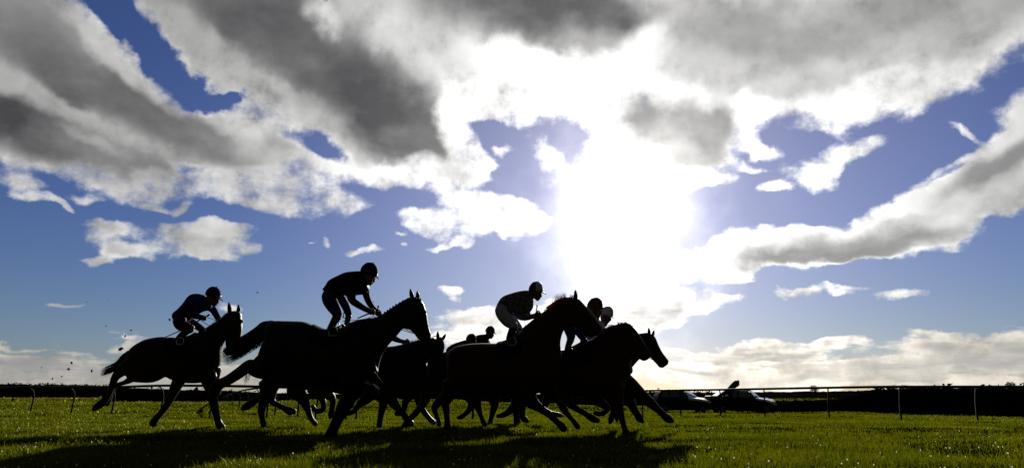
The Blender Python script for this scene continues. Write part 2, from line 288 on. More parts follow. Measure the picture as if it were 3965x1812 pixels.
# ------------------------------------------------------------------ object helpers
def tag(o, label=None, cat=None, group=None, kind=None):
    if label: o['label'] = label
    if cat: o['category'] = cat
    if group: o['group'] = group
    if kind: o['kind'] = kind
    return o
def empty(name, loc, label, cat, group=None):
    o = bpy.data.objects.new(name, None); COL.objects.link(o); o.location = loc; o.empty_display_size = .2
    return tag(o, label, cat, group)
class Geo:
    def __init__(s): s.v = []; s.f = []; s.m = []
    def add(s, v, f, mi=0):
        n = len(s.v); s.v += [tuple(a) for a in v]; s.f += [tuple(i + n for i in q) for q in f]; s.m += [mi] * len(f)
def link(name, g, mats, parent=None, smooth=True, origin=None):
    """one mesh object from world coordinates; under its parent when it is a part"""
    o3 = parent_origin(parent) if parent is not None else (Vector(origin) if origin is not None else Vector((0, 0, 0)))
    me = bpy.data.meshes.new(name)
    V = np.array(g.v, dtype=float).reshape(-1, 3) - np.array(o3)
    me.from_pydata(V.tolist(), [], g.f)
    ms = mats if isinstance(mats, (list, tuple)) else [mats]
    for m in ms: me.materials.append(m)
    if len(ms) > 1: me.polygons.foreach_set('material_index', g.m)
    if smooth: me.polygons.foreach_set('use_smooth', [True] * len(me.polygons))
    me.update()
    ob = bpy.data.objects.new(name, me); COL.objects.link(ob)
    if parent is not None: ob.parent = parent
    else: ob.location = o3
    return ob
def parent_origin(p):
    o = Vector((0, 0, 0))
    while p is not None: o += Vector(p.location); p = p.parent
    return o

def catmull(pts, k):
    pts = np.array(pts, dtype=float)
    if len(pts) < 3 or k < 2: 
        if len(pts) == 2:
            t = np.linspace(0, 1, k + 1)[:, None]; return pts[0] * (1 - t) + pts[1] * t
        return pts
    ext = np.vstack([2 * pts[0] - pts[1], pts, 2 * pts[-1] - pts[-2]])
    out = []
    for i in range(1, len(ext) - 2):
        p0, p1, p2, p3 = ext[i - 1], ext[i], ext[i + 1], ext[i + 2]
        for j in range(k):
            t = j / k
            out.append(.5 * ((2 * p1) + (-p0 + p2) * t + (2 * p0 - 5 * p1 + 4 * p2 - p3) * t * t + (-p0 + 3 * p1 - 3 * p2 + p3) * t ** 3))
    out.append(pts[-1]); return np.array(out)

def rings_to_geo(g, rings, mi=0, caps=True):
    n = len(rings[0]); v = [p for r in rings for p in r]; f = []
    for i in range(len(rings) - 1):
        for j in range(n):
            a = i * n + j; b = i * n + (j + 1) % n
            f.append((a, b, b + n, a + n))
    if caps:
        c0 = len(v); v.append(np.mean(rings[0], axis=0)); c1 = len(v); v.append(np.mean(rings[-1], axis=0))
        for j in range(n):
            f.append((c0, (j + 1) % n, j)); b = (len(rings) - 1) * n
            f.append((c1, b + j, b + (j + 1) % n))
    g.add(v, f, mi)

def tube(g, pts, rad, n=10, k=4, wy=1.0, mi=0):
    """pts: world points, rad: metres; a smooth closed tube (wy widens it in depth)"""
    A = np.array([list(p) + [r] for p, r in zip(pts, rad)], dtype=float)
    A = catmull(A, k); A[:, 3] = np.maximum(A[:, 3], 1e-4)
    C = A[:, :3]; T = np.gradient(C, axis=0); T /= (np.linalg.norm(T, axis=1)[:, None] + 1e-9)
    rings = []
    t0 = T[0]; ref = np.array([0, 1., 0])
    if abs(t0 @ ref) > .9: ref = np.array([1., 0, 0])
    b = ref - t0 * (ref @ t0); b /= np.linalg.norm(b)
    def ring(c, t, b, r):
        nn = np.cross(t, b)
        return [c + r * (math.cos(a) * nn + wy * math.sin(a) * b) for a in [2 * math.pi * i / n for i in range(n)]]
    for i in range(len(C)):
        b = b - T[i] * (b @ T[i]); b /= (np.linalg.norm(b) + 1e-9)
        if i == 0:
            rings.append(ring(C[0] - T[0] * A[0, 3] * .6, T[0], b, A[0, 3] * .55))
        rings.append(ring(C[i], T[i], b, A[i, 3]))
        if i == len(C) - 1: rings.append(ring(C[i] + T[i] * A[i, 3] * .6, T[i], b, A[i, 3] * .55))
    rings_to_geo(g, rings, mi)

def stroke(g, F, pts, Y, dy=0.0, n=12, k=4, wy=1.0, mi=0):
    """pts (x, y, r) seen in frame F, set at depth Y (number or function) + dy"""
    W = []; Rr = []
    for p in pts:
        x, y = F(p[0], p[1]); yy = (Y(x) if callable(Y) else Y) + dy + (p[3] if len(p) > 3 else 0)
        w = P(x, y, yy); W.append(w); Rr.append(p[2] / F.s * pscale(w))
    tube(g, W, Rr, n, k, wy, mi)
def profile(g, F, prs, Y, dy=0.0, n=20, k=4, mi=0, pw=2.3):
    """prs (top x, top y, bottom x, bottom y, half width m): oval sections between an upper and a lower outline"""
    A = []
    for a in prs:
        t = F(a[0], a[1]); b = F(a[2], a[3]); xm = (t[0] + b[0]) / 2
        yy = (Y(xm) if callable(Y) else Y) + dy
        A.append(list(P(t[0], t[1], yy)) + list(P(b[0], b[1], yy)) + [a[4]])
    A = catmull(A, k); rings = []
    for r in A:
        t, b, w = r[:3], r[3:6], max(r[6], .004); c = (t + b) / 2; h = (t - b) / 2
        ring = []
        for i in range(n):
            a = 2 * math.pi * i / n; ca, sa = math.cos(a), math.sin(a)
            e = 2 / pw
            ring.append(c + h * math.copysign(abs(ca) ** e, ca) + np.array([0, 1, 0]) * w * math.copysign(abs(sa) ** e, sa))
        rings.append(ring)
    rings_to_geo(g, rings, mi)
def ellipsoid(g, c, rx, ry, rz, rot=None, n=12, mi=0):
    c = np.array(c, float); v = []; f = []; m = n // 2 + 1
    Rm = np.array(rot.to_3x3()) if rot is not None else np.eye(3)
    for i in range(1, m):
        th = math.pi * i / m
        for j in range(n):
            ph = 2 * math.pi * j / n
            v.append(c + Rm @ np.array([rx * math.sin(th) * math.cos(ph), ry * math.sin(th) * math.sin(ph), rz * math.cos(th)]))
    for i in range(m - 2):
        for j in range(n): f.append((i * n + j, (i + 1) * n + j, (i + 1) * n + (j + 1) % n, i * n + (j + 1) % n))
    a = len(v); v.append(c + Rm @ np.array([0, 0, rz])); b = len(v); v.append(c - Rm @ np.array([0, 0, rz]))
    for j in range(n):
        f.append((a, j, (j + 1) % n)); f.append((b, (m - 2) * n + (j + 1) % n, (m - 2) * n + j))
    g.add(v, f, mi)
def box(g, c, sx, sy, sz, mi=0, rot=None):
    Rm = np.array(rot.to_3x3()) if rot is not None else np.eye(3)
    v = [np.array(c) + Rm @ np.array([a * sx / 2, b * sy / 2, d * sz / 2]) for a in (-1, 1) for b in (-1, 1) for d in (-1, 1)]
    g.add(v, [(0, 1, 3, 2), (4, 6, 7, 5), (0, 4, 5, 1), (2, 3, 7, 6), (0, 2, 6, 4), (1, 5, 7, 3)], mi)
def fuse(name, g, m, parent, voxel=.012, it=5):
    """weld overlapping closed pieces into one continuous skin"""
    ob = link(name, g, m, parent)
    r = ob.modifiers.new('r', 'REMESH'); r.mode = 'VOXEL'; r.voxel_size = voxel; r.use_smooth_shade = True
    s = ob.modifiers.new('s', 'SMOOTH'); s.factor = .5; s.iterations = it
    dg = bpy.context.evaluated_depsgraph_get()
    me = bpy.data.meshes.new_from_object(ob.evaluated_get(dg)); ob.modifiers.clear()
    ob.data = me; me.name = name
    if not me.materials: me.materials.append(m)
    me.polygons.foreach_set('use_smooth', [True] * len(me.polygons))
    return ob

class Frame:
    def __init__(s, x0, y0, sc): s.x0 = x0; s.y0 = y0; s.s = sc
    def __call__(s, x, y): return (s.x0 + x / s.s, s.y0 + y / s.s)
A_ = Frame(300, 1050, 1.811); B_ = Frame(800, 980, 1.569); C_ = Frame(1600, 1050, 1.811); D_ = Frame(1850, 1050, 1.7565)
Q1 = Frame(340, 1090, 4); Q2 = Frame(340, 1384, 4); Q3 = Frame(840, 1384, 4); Q4 = Frame(1200, 1000, 4)
R1 = Frame(1440, 1290, 4); R2 = Frame(1300, 1500, 4); R3 = Frame(1840, 1500, 4); R4 = Frame(2100, 1100, 4)
LF = Frame(0, 1400, 1.9815); RF = Frame(2400, 1400, 1.646); CF = Frame(2400, 1450, 3.68); SRC = Frame(0, 0, 1)

# ------------------------------------------------------------------ ground
GP = []   # (x, y, z) heights the ground passes through
for x in (-20, -12, -6, 0, 6, 12, 20):
    for y in (-8, -2, 3, 7, 11, 14): GP.append((x, y, 0.0))
def gp(px, py, Y):
    p = P(px, py, Y); GP.append(tuple(p)); return p
def railA_Y(px): return float(np.interp(px, [-400, 118, 810, 1377], [30.5, 27.0, 22.5, 20.5]))
def railB_Y(px): return float(np.interp(px, [2300, 2488, 2789, 3211, 3490, 3787, 4300], [29.5, 28.6, 27.0, 24.0, 22.0, 20.4, 18]))
for px, py in ((-250, 1592), (118, 1597), (440, 1607), (810, 1619), (1120, 1622), (1377, 1625)): gp(px, py, railA_Y(px))
for px, py in ((2488, 1610), (2789, 1611), (3211, 1619), (3490, 1625), (3787, 1636), (4200, 1650)): gp(px, py, railB_Y(px))
for px, py, Y in ((-300, 1540, 80), (100, 1540, 80), (400, 1541, 78), (700, 1556, 58), (1000, 1555, 58), (1300, 1547, 60), (1700, 1547, 60), (2000, 1560, 60),
                  (1800, 1600, 32), (2100, 1600, 34), (2300, 1573, 62), (2600, 1572, 70), (2650, 1597, 43.5), (2950, 1599, 43.5), (3300, 1592, 45), (3600, 1600, 41), (3965, 1613, 35), (4300, 1622, 33),
                  (2700, 1548, 120), (3200, 1548, 125), (3700, 1548, 130), (4200, 1548, 130), (0, 1536, 140), (800, 1540, 140), (1500, 1540, 140), (2100, 1546, 130)): gp(px, py, Y)
for a in range(-180, 181, 15):
    for r in (300, 700): GP.append((r * math.sin(R(a)), r * math.cos(R(a)), -.5))
for x, y in ((-60, 10), (60, 10), (-40, -20), (40, -20), (0, -50), (-80, 40), (80, 40)): GP.append((x, y, -.1))
GPA = np.array(GP)
def ground_z(x, y):
    x = np.atleast_1d(np.asarray(x, float)); y = np.atleast_1d(np.asarray(y, float))
    num = np.zeros(x.shape); den = np.zeros(x.shape)
    for gx, gy, gz in GPA:
        s = 1.2 + .09 * math.hypot(gx, gy)
        w = 1.0 / (((x - gx) ** 2 + (y - gy) ** 2) / s ** 2 + .08) ** 2.2
        num += w * gz; den += w
    return num / den
def gz1(x, y): return float(ground_z(x, y)[0])

def grass_nodes(m, blades):
    nt = m.node_tree; nt.nodes.clear(); N = nt.nodes; L = nt.links
    o = N.new('ShaderNodeOutputMaterial'); tc = N.new('ShaderNodeTexCoord')
    mp = N.new('ShaderNodeMapping'); mp.inputs['Scale'].default_value = (.55, 1.0, 1.0); L.new(tc.outputs['Object'], mp.inputs[0])
    n = N.new('ShaderNodeTexNoise'); n.inputs['Scale'].default_value = .9; n.inputs['Detail'].default_value = 5; L.new(mp.outputs[0], n.inputs['Vector'])
    n2 = N.new('ShaderNodeTexNoise'); n2.inputs['Scale'].default_value = 14; n2.inputs['Detail'].default_value = 5; L.new(tc.outputs['Object'], n2.inputs['Vector'])
    ad = N.new('ShaderNodeMath'); ad.operation = 'ADD'; L.new(n.outputs['Fac'], ad.inputs[0]); L.new(n2.outputs['Fac'], ad.inputs[1])
    r = N.new('ShaderNodeValToRGB'); L.new(ad.outputs[0], r.inputs[0])
    mr = N.new('ShaderNodeMapRange'); L.new(ad.outputs[0], mr.inputs[0]); mr.inputs[1].default_value = .7; mr.inputs[2].default_value = 1.3; L.new(mr.outputs[0], r.inputs[0])
    e = r.color_ramp.elements
    if blades:
        e[0].color = (.026, .033, .002, 1); e[1].color = (.092, .106, .004, 1)
        d = N.new('ShaderNodeBsdfDiffuse'); t = N.new('ShaderNodeBsdfTranslucent'); g = N.new('ShaderNodeBsdfGlossy')
        L.new(r.outputs[0], d.inputs[0])
        ml = N.new('ShaderNodeMix'); ml.data_type = 'RGBA'; ml.blend_type = 'MULTIPLY'; ml.inputs[0].default_value = 1; L.new(r.outputs[0], ml.inputs[6]); ml.inputs[7].default_value = (1.15, 1.12, .6, 1)
        L.new(ml.outputs[2], t.inputs[0]); g.inputs[0].default_value = (.62, .66, .16, 1); g.inputs['Roughness'].default_value = .42
        a = N.new('ShaderNodeMixShader'); a.inputs[0].default_value = .6; b = N.new('ShaderNodeMixShader'); b.inputs[0].default_value = .04
        L.new(d.outputs[0], a.inputs[1]); L.new(t.outputs[0], a.inputs[2]); L.new(a.outputs[0], b.inputs[1]); L.new(g.outputs[0], b.inputs[2]); L.new(b.outputs[0], o.inputs[0])
    else:
        e[0].color = (.018, .022, .002, 1); e[1].color = (.055, .062, .004, 1)
        d = N.new('ShaderNodeBsdfDiffuse'); L.new(r.outputs[0], d.inputs[0]); d.inputs['Roughness'].default_value = 1
        bp = N.new('ShaderNodeBump'); bp.inputs['Strength'].default_value = 1; bp.inputs['Distance'].default_value = .05; L.new(n2.outputs['Fac'], bp.inputs['Height']); L.new(bp.outputs[0], d.inputs['Normal'])
        L.new(d.outputs[0], o.inputs[0])
M['ground'] = bpy.data.materials.new('turf_soil'); M['ground'].use_nodes = True; grass_nodes(M['ground'], False)
M['grass'] = bpy.data.materials.new('grass_blades'); M['grass'].use_nodes = True; grass_nodes(M['grass'], True)

def build_ground():
    rad = [0.0] + list(np.geomspace(1.0, 60, 150)) + list(np.geomspace(62, 5000, 50))
    angs = np.concatenate([np.linspace(-60, 60, 241), np.linspace(64, 296, 59)])
    RR, AA = np.meshgrid(rad[1:], np.radians(angs), indexing='ij')
    X = RR * np.sin(AA); Yv = RR * np.cos(AA)
    Z = ground_z(X.ravel(), Yv.ravel()).reshape(X.shape)
    Z += .012 * np.sin(X * 2.1 + 1.3 * np.sin(Yv * .9)) * np.sin(Yv * 1.7) * (RR < 60)
    n = len(angs); V = np.stack([X, Yv, Z], -1).reshape(-1, 3).tolist(); V.append([0, 0, 0.0]); c = len(V) - 1
    F = []
    for i in range(len(rad) - 2):
        for j in range(n): k = (j + 1) % n; F.append((i * n + j, i * n + k, (i + 1) * n + k, (i + 1) * n + j))
    for j in range(n): F.append((c, (j + 1) % n, j))
    me = bpy.data.meshes.new('ground'); me.from_pydata(V, [], F); me.materials.append(M['ground']); me.polygons.foreach_set('use_smooth', [True] * len(F))
    o = bpy.data.objects.new('ground', me); COL.objects.link(o); tag(o, kind='structure')
build_ground()

def build_grass():
    vs = []; fs = []; n0 = 0
    # bands: near edge, far edge, blades per square metre, height, width
    def vn(x, y, s, seed):   # cheap value noise for clumps and worn patches
        r = np.random.default_rng(seed); G = r.random((64, 64))
        u = (x / s) % 64; v = (y / s) % 64; i = u.astype(int); j = v.astype(int); fu = u - i; fv = v - j; fu = fu * fu * (3 - 2 * fu); fv = fv * fv * (3 - 2 * fv)
        return (G[i, j] * (1 - fu) + G[(i + 1) % 64, j] * fu) * (1 - fv) + (G[i, (j + 1) % 64] * (1 - fu) + G[(i + 1) % 64, (j + 1) % 64] * fu) * fv
    for y0, y1, den, h, w in ((3.3, 6.5, 2600, .052, .0040), (6.5, 10, 1900, .045, .0050), (10, 16, 800, .042, .009), (16, 26, 260, .048, .018), (26, 48, 70, .06, .04), (48, 75, 16, .09, .10), (75, 190, 1.3, .22, .34)):
        hw = 1.06 * y1 + 1
        n = int(den * (y1 - y0) * 2 * hw)
        y = rng.uniform(y0, y1, n); x = rng.uniform(-hw, hw, n); k = np.abs(x) < 1.02 * y + 1.2; x = x[k]; y = y[k]
        cl = .6 * vn(x, y, .16, 1) + .4 * vn(x, y, .55, 2); patch = vn(x, y * 1.9, .9, 3)
        keep = rng.random(len(x)) < np.clip(.22 + 1.35 * cl * (patch > .35) + .25 * patch, 0, 1); x, y, cl, patch = x[keep], y[keep], cl[keep], patch[keep]
        m = len(x); z = ground_z(x, y) - .004
        z += .012 * np.sin(x * 2.1 + 1.3 * np.sin(y * .9)) * np.sin(y * 1.7)
        hh = h * rng.uniform(.45, 1.35, m) * (.5 + .85 * cl) * (.65 + .6 * patch); hh *= 1 + .9 * (rng.random(m) < .02)
        ww = w * rng.uniform(.6, 1.3, m) * .5
        a = rng.uniform(0, 2 * math.pi, m); dx, dy = np.cos(a) * ww, np.sin(a) * ww
        b = rng.uniform(0, 2 * math.pi, m); ln = hh * rng.uniform(.1, .75, m); lx, ly = np.cos(b) * ln, np.sin(b) * ln
        base = np.stack([x, y, z], -1); D = np.stack([dx, dy, dx * 0], -1)
        mid = base + np.stack([lx * .3, ly * .3, hh * .6], -1); tip = base + np.stack([lx, ly, hh], -1)
        V = np.stack([base - D, base + D, mid + D * .8, mid - D * .8, tip], 1).reshape(-1, 3)
        i = n0 + np.arange(m) * 5
        fs.append(np.stack([i, i + 1, i + 2, i, i + 2, i + 3, i + 3, i + 2, i + 4], 1).reshape(-1, 3)); vs.append(V); n0 += 5 * m
    V = np.concatenate(vs).astype(np.float32); Fc = np.concatenate(fs).astype(np.int32)
    me = bpy.data.meshes.new('grass'); me.vertices.add(len(V)); me.vertices.foreach_set('co', V.ravel())
    me.loops.add(len(Fc) * 3); me.loops.foreach_set('vertex_index', Fc.ravel())
    me.polygons.add(len(Fc)); me.polygons.foreach_set('loop_start', np.arange(0, len(Fc) * 3, 3, dtype=np.int32))
    me.materials.append(M['grass']); me.update(calc_edges=True)
    print('blades', len(V) // 5)
    o = bpy.data.objects.new('grass', me); COL.objects.link(o); tag(o, 'short turf grass covering the racecourse', 'grass', kind='stuff')
build_grass()

# ------------------------------------------------------------------ hedges, trees, far land
def leaf_mat(name, c1, c2, tr=.35):
    m = bpy.data.materials.new(name); m.use_nodes = True; nt = m.node_tree; nt.nodes.clear(); N = nt.nodes; L = nt.links
    tc = N.new('ShaderNodeTexCoord'); n = N.new('ShaderNodeTexNoise'); n.inputs['Scale'].default_value = 1.5; n.inputs['Detail'].default_value = 5; L.new(tc.outputs['Object'], n.inputs['Vector'])
    r = N.new('ShaderNodeValToRGB'); r.color_ramp.elements[0].position = .35; r.color_ramp.elements[1].position = .65
    r.color_ramp.elements[0].color = (*c1, 1); r.color_ramp.elements[1].color = (*c2, 1); L.new(n.outputs['Fac'], r.inputs[0])
    d = N.new('ShaderNodeBsdfDiffuse'); t = N.new('ShaderNodeBsdfTranslucent'); a = N.new('ShaderNodeMixShader'); a.inputs[0].default_value = tr
    L.new(r.outputs[0], d.inputs[0]); L.new(r.outputs[0], t.inputs[0]); L.new(d.outputs[0], a.inputs[1]); L.new(t.outputs[0], a.inputs[2])
    o = N.new('ShaderNodeOutputMaterial'); L.new(a.outputs[0], o.inputs[0]); return m
M['hedge'] = leaf_mat('hedge_leaves', (.006, .008, .004), (.012, .014, .006), .12)
M['autumn'] = leaf_mat('autumn_leaves', (.03, .012, .006), (.07, .03, .012), .4)
M['bark'] = mat('bark', (.02, .016, .012), .9, noise=.4)
def leaves(g, c, rx, ry, rz, n, size, seed, mi=0, flat=False):
    r = np.random.default_rng(seed)
    for _ in range(n):
        while True:
            p = r.uniform(-1, 1, 3)
            if p @ p < 1: break
        if r.random() < .6: p /= max(np.linalg.norm(p), .2) / r.uniform(.75, 1.0)
        q = np.array(c) + p * np.array([rx, ry, rz]); s = size * r.uniform(.5, 1.3)
        a = r.normal(size=3); a /= np.linalg.norm(a); b = np.cross(a, r.normal(size=3)); b /= np.linalg.norm(b)
        g.add([q - a * s, q + b * s * .5, q + a * s, q - b * s * .5], [(0, 1, 2, 3)], mi)
def hedge(name, label, ctrl, thick, lump, seed, m='hedge', cat='hedge', group=None):
    """ctrl: (px, top y, bottom y, depth) - a solid lumpy hedge body with leaf clumps along its surface"""
    r = random.Random(seed); A = np.array(ctrl, float); X0, X1 = A[0, 0], A[-1, 0]
    step = max(3.0, (X1 - X0) / 160); xs = np.arange(X0, X1 + step, step)
    g = Geo(); rings = []; lv = Geo(); rr = np.random.default_rng(seed)
    for x in xs:
        ty, by, Y = (float(np.interp(x, A[:, 0], A[:, k])) for k in (1, 2, 3))
        t = P(x, ty, Y); b = P(x, by, Y); h = t.z - b.z
        e = lump * h * (.6 * math.sin(x * .043 + seed) + .5 * math.sin(x * .117 + seed * 2) + .5 * (r.random() - .5))
        zt = t.z - lump * h * .5 + e * .5; zb = b.z - .3; ring = []
        for k in range(8):
            u = k / 7; prof = math.sin(math.pi * u) ** .5
            ring.append(np.array([b.x + r.uniform(-.05, .05) * thick, b.y + thick * (u - .0) + r.uniform(-.1, .1) * thick, zb + (zt - zb) * prof + r.uniform(-.04, .04) * h]))
        rings.append(ring)
        for _ in range(10):
            u = rr.uniform(0, .6); zz = zb + (zt - zb) * (math.sin(math.pi * min(u, .5)) ** .5) * rr.uniform(.5, 1.06)
            leaves(lv, (b.x + rr.uniform(-1, 1) * abs(t.x * 0 + step * Y / FPX), b.y + thick * u, zz), .12 * h + .1, .15, .08 * h + .05, 5, .05 * h + .04, int(rr.integers(1e9)))
    rings_to_geo(g, rings, 0)
    base = Vector(rings[len(rings) // 2][0])
    o = empty(name, base, label, cat, group)
    link('foliage', lv, M[m], o, smooth=False); link('thicket', g, M['hedge'], o, smooth=False)
    return o
hedge('hedge', 'long dark hedge on the far left behind the bent rail posts', [(-260, 1486, 1541, 80), (40, 1486, 1541, 80), (250, 1488, 1541, 79), (430, 1492, 1543, 78)], 3.0, .04, 1, group='hedges along the course')
hedge('hedge', 'low dark hedge in the middle behind the galloping horses', [(425, 1496, 1556, 59), (600, 1505, 1556, 58), (820, 1510, 1556, 58), (1000, 1519, 1556, 58), (1300, 1525, 1549, 60), (1800, 1526, 1549, 60), (2200, 1522, 1567, 60), (2330, 1524, 1574, 62)], 2.5, .02, 2, group='hedges along the course')
hedge('hedge', 'russet brown hedge behind the leading horse and the estate car', [(2320, 1520, 1575, 64), (2450, 1512, 1576, 66), (2560, 1514, 1576, 68), (2680, 1516, 1576, 68), (2830, 1521, 1576, 68)], 2.5, .08, 3, m='autumn', group='hedges along the course')
hedge('hedge', 'tall black hedge on the right nearing the rail', [(2860, 1556, 1588, 47), (3000, 1552, 1591, 46), (3150, 1549, 1592, 45.5), (3300, 1544, 1594, 45), (3430, 1512, 1599, 42), (3600, 1500, 1603, 40.5), (3780, 1499, 1609, 38), (3965, 1499, 1615, 35), (4250, 1496, 1624, 33)], 3.0, .03, 4, group='hedges along the course')
hedge('hedge', 'distant ragged hedgerow across the fields beyond the pickup', [(2600, 1518, 1534, 210), (2800, 1517, 1534, 215), (3000, 1515, 1534, 215), (3150, 1513, 1534, 220), (3300, 1512, 1534, 220), (3420, 1506, 1534, 220), (4300, 1500, 1534, 220)], 6, .12, 5, m='autumn', group='hedges along the course')
def field_strip(): pass

def tree(label, px, topy, basey, Y, hw_px, m, seed, name='tree', round_=1.0, shrub=False):
    t = P(px, topy, Y); b = P(px, basey, Y); H = t.z - b.z; W = hw_px * pscale(b)
    o = empty(name, (b.x, b.y, b.z), label, 'bush' if shrub else 'tree', 'trees and bushes on the skyline')
    r = random.Random(seed); g = Geo(); th = H * (.25 if shrub else .45)
    tube(g, [(b.x, b.y, b.z - .3), (b.x + .05 * H, b.y, b.z + th), (b.x, b.y, b.z + H * .8)], [.045 * H, .035 * H, .012 * H], 8, 3)
    for i in range(7):
        a = r.uniform(0, 6.28); e = r.uniform(.4, .85); z0 = b.z + H * r.uniform(.3, .6)
        tube(g, [(b.x + .03 * H, b.y, z0), (b.x + W * .5 * math.cos(a), b.y + W * .5 * math.sin(a), z0 + H * .18), (b.x + W * e * math.cos(a), b.y + W * e * math.sin(a), z0 + H * .3)], [.02 * H, .012 * H, .005 * H], 6, 2)
    link('trunk', g, M['bark'], o)
    c = Geo()
    for i in range(26):
        a = r.uniform(0, 6.28); d = r.random() ** .5 * .78; zc = b.z + H * r.uniform(.45, .84)
        k = 1 - abs((zc - b.z) / H - .6) * 1.3
        leaves(c, (b.x + W * d * k * math.cos(a), b.y + W * d * k * math.sin(a), zc), W * .32, W * .32, H * .14, 55, max(.12, .030 * H), seed * 31 + i)
    link('crown', c, M[m], o, smooth=False)
    return o
tree('round dark tree standing above the rail at the far right', 3918, 1474, 1540, 250, 28, 'hedge', 21)
tree('small dark tree on the skyline left of the round one, above the rail', 3505, 1486, 1536, 260, 20, 'hedge', 22)
tree('low spreading bush on the skyline touching the small dark tree', 3462, 1487, 1536, 262, 20, 'hedge', 23, name='bush', shrub=True)
tree('orange tinted bush on the skyline right of the pickup', 3155, 1487, 1536, 240, 19, 'autumn', 24, name='bush', shrub=True)
tree('tiny spiky tree on the skyline above the estate car', 2551, 1499, 1536, 230, 9, 'autumn', 25)
tree('tree at the right edge of the picture, cut by the frame', 3990, 1478, 1540, 250, 20, 'hedge', 29)
tree('ragged bush at the far left edge on top of the hedge line', 12, 1481, 1541, 95, 24, 'hedge', 26, name='bush', shrub=True)
tree('dark rounded bush on the left skyline, second from the edge', 72, 1483, 1541, 95, 16, 'hedge', 27, name='bush', shrub=True)
tree('thin leafless sapling seen under the rail behind the left horse', 755, 1497, 1556, 64, 9, 'hedge', 28, name='bush', shrub=True)

# ------------------------------------------------------------------ running rails and field fence
def rail_run(label, pts, Yf, topf, postf, px_posts, group):
    """pts px list; a plastic rail tube on bent swan-neck posts"""
    xs = np.linspace(pts[0], pts[1], 60)
    mid = px_posts[len(px_posts) // 2]; bz = P(mid, postf(mid), Yf(mid))
    o = empty('running_rail', bz, label, 'rail', group)
    g = Geo(); W = [P(x, topf(x) + 4, Yf(x) - .30) for x in xs]
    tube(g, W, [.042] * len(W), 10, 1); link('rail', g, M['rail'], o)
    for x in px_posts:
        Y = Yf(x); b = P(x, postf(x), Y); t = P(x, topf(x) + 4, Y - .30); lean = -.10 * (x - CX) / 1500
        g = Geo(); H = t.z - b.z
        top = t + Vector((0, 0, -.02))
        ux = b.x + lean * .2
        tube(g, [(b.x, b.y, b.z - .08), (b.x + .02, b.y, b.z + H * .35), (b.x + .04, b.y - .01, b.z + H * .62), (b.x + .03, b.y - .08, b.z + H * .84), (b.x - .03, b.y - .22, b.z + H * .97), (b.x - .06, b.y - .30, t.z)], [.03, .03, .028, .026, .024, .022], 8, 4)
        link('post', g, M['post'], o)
    return o
def topA(x): return float(np.interp(x, [-400, 118, 440, 502, 615, 815, 984, 1377, 1500], [1500, 1495, 1494, 1492, 1488, 1488.5, 1491.5, 1502, 1506]))
def botA(x): return float(np.interp(x, [-300, 118, 272, 430, 810, 1030, 1377], [1590, 1597, 1604, 1609, 1619, 1621, 1625]))
rail_run('near running rail on bent posts, left of and behind the first two horses', (-320, 1500), railA_Y, topA, botA, [-190, -40, 117, 274, 430, 618, 810, 1030, 1220, 1377], 'white running rails beside the course')
def topB(x): return float(np.interp(x, [2200, 2436, 2789, 3129, 3433, 3965, 4300], [1514, 1508, 1504, 1497.5, 1492.5, 1493, 1494]))
def botB(x): return float(np.interp(x, [2300, 2488, 2634, 2789, 2962, 3211, 3490, 3787, 4150], [1607, 1610, 1614, 1611, 1616, 1619, 1625, 1637, 1650]))
rail_run('near running rail passing in front of the parked cars, right of the horses', (2200, 4300), railB_Y, topB, botB, [2340, 2488, 2636, 2790, 2962, 3211, 3490, 3787, 4150], 'white running rails beside the course')
# receding rail: comes from far off and swings towards the camera
def rail_far():
    ks = [(1827, 1642, 17.5), (1560, 1630, 19.0), (1337, 1624, 21.0), (1150, 1614, 24), (1062, 1609, 27), (997, 1604, 30), (952, 1599, 34), (922, 1597, 38), (896, 1596, 43), (879, 1592, 50), (869, 1590, 57), (861, 1588, 66), (854, 1586, 76), (848, 1584, 90)]
    o = empty('running_rail', P(1062, 1609, 24), 'second running rail whose close-set posts recede into the distance under the big horse', 'rail', 'white running rails beside the course')
    W = []
    for x, y, Y in ks:
        yy = Y * .95; b = P(x, y, yy); zt = P(x, y, yy).z + 1.05; hpx = None
        t = Vector((b.x - .1, b.y - .2, b.z + 1.08 if Y > 22 else b.z + 1.02)); W.append(t)
        g = Geo(); H = t.z - b.z
        tube(g, [(b.x, b.y, b.z - .3), (b.x + .03, b.y, b.z + H * .6), (b.x, b.y - .08, b.z + H * .85), (b.x - .1, b.y - .2, t.z)], [.03, .028, .026, .022], 6, 3)
        link('post', g, M['post'], o)
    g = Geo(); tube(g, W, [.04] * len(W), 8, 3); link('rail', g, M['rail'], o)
rail_far()
def field_fence():
    o = empty('post_and_rail_fence', P(3000, 1546, 120), 'dark wooden post and rail fence in the field beyond the pickup', 'fence')
    rl = Geo(); xs = list(range(2560, 3560, 22))
    for k, zf in enumerate((.35, .7, 1.0)):
        tube(rl, [P(x, 1546, 120) + Vector((0, -.06, zf * .95 + .03 * math.sin(x))) for x in xs[::2]], [.05] * len(xs[::2]), 6, 1); 
    link('rail', rl, M['wood'], o)
    for x in xs:
        g = Geo(); b = P(x, 1546, 120); box(g, (b.x, b.y, b.z + .4), .13, .12, 1.35); link('post', g, M['wood'], o, smooth=False)
field_fence()

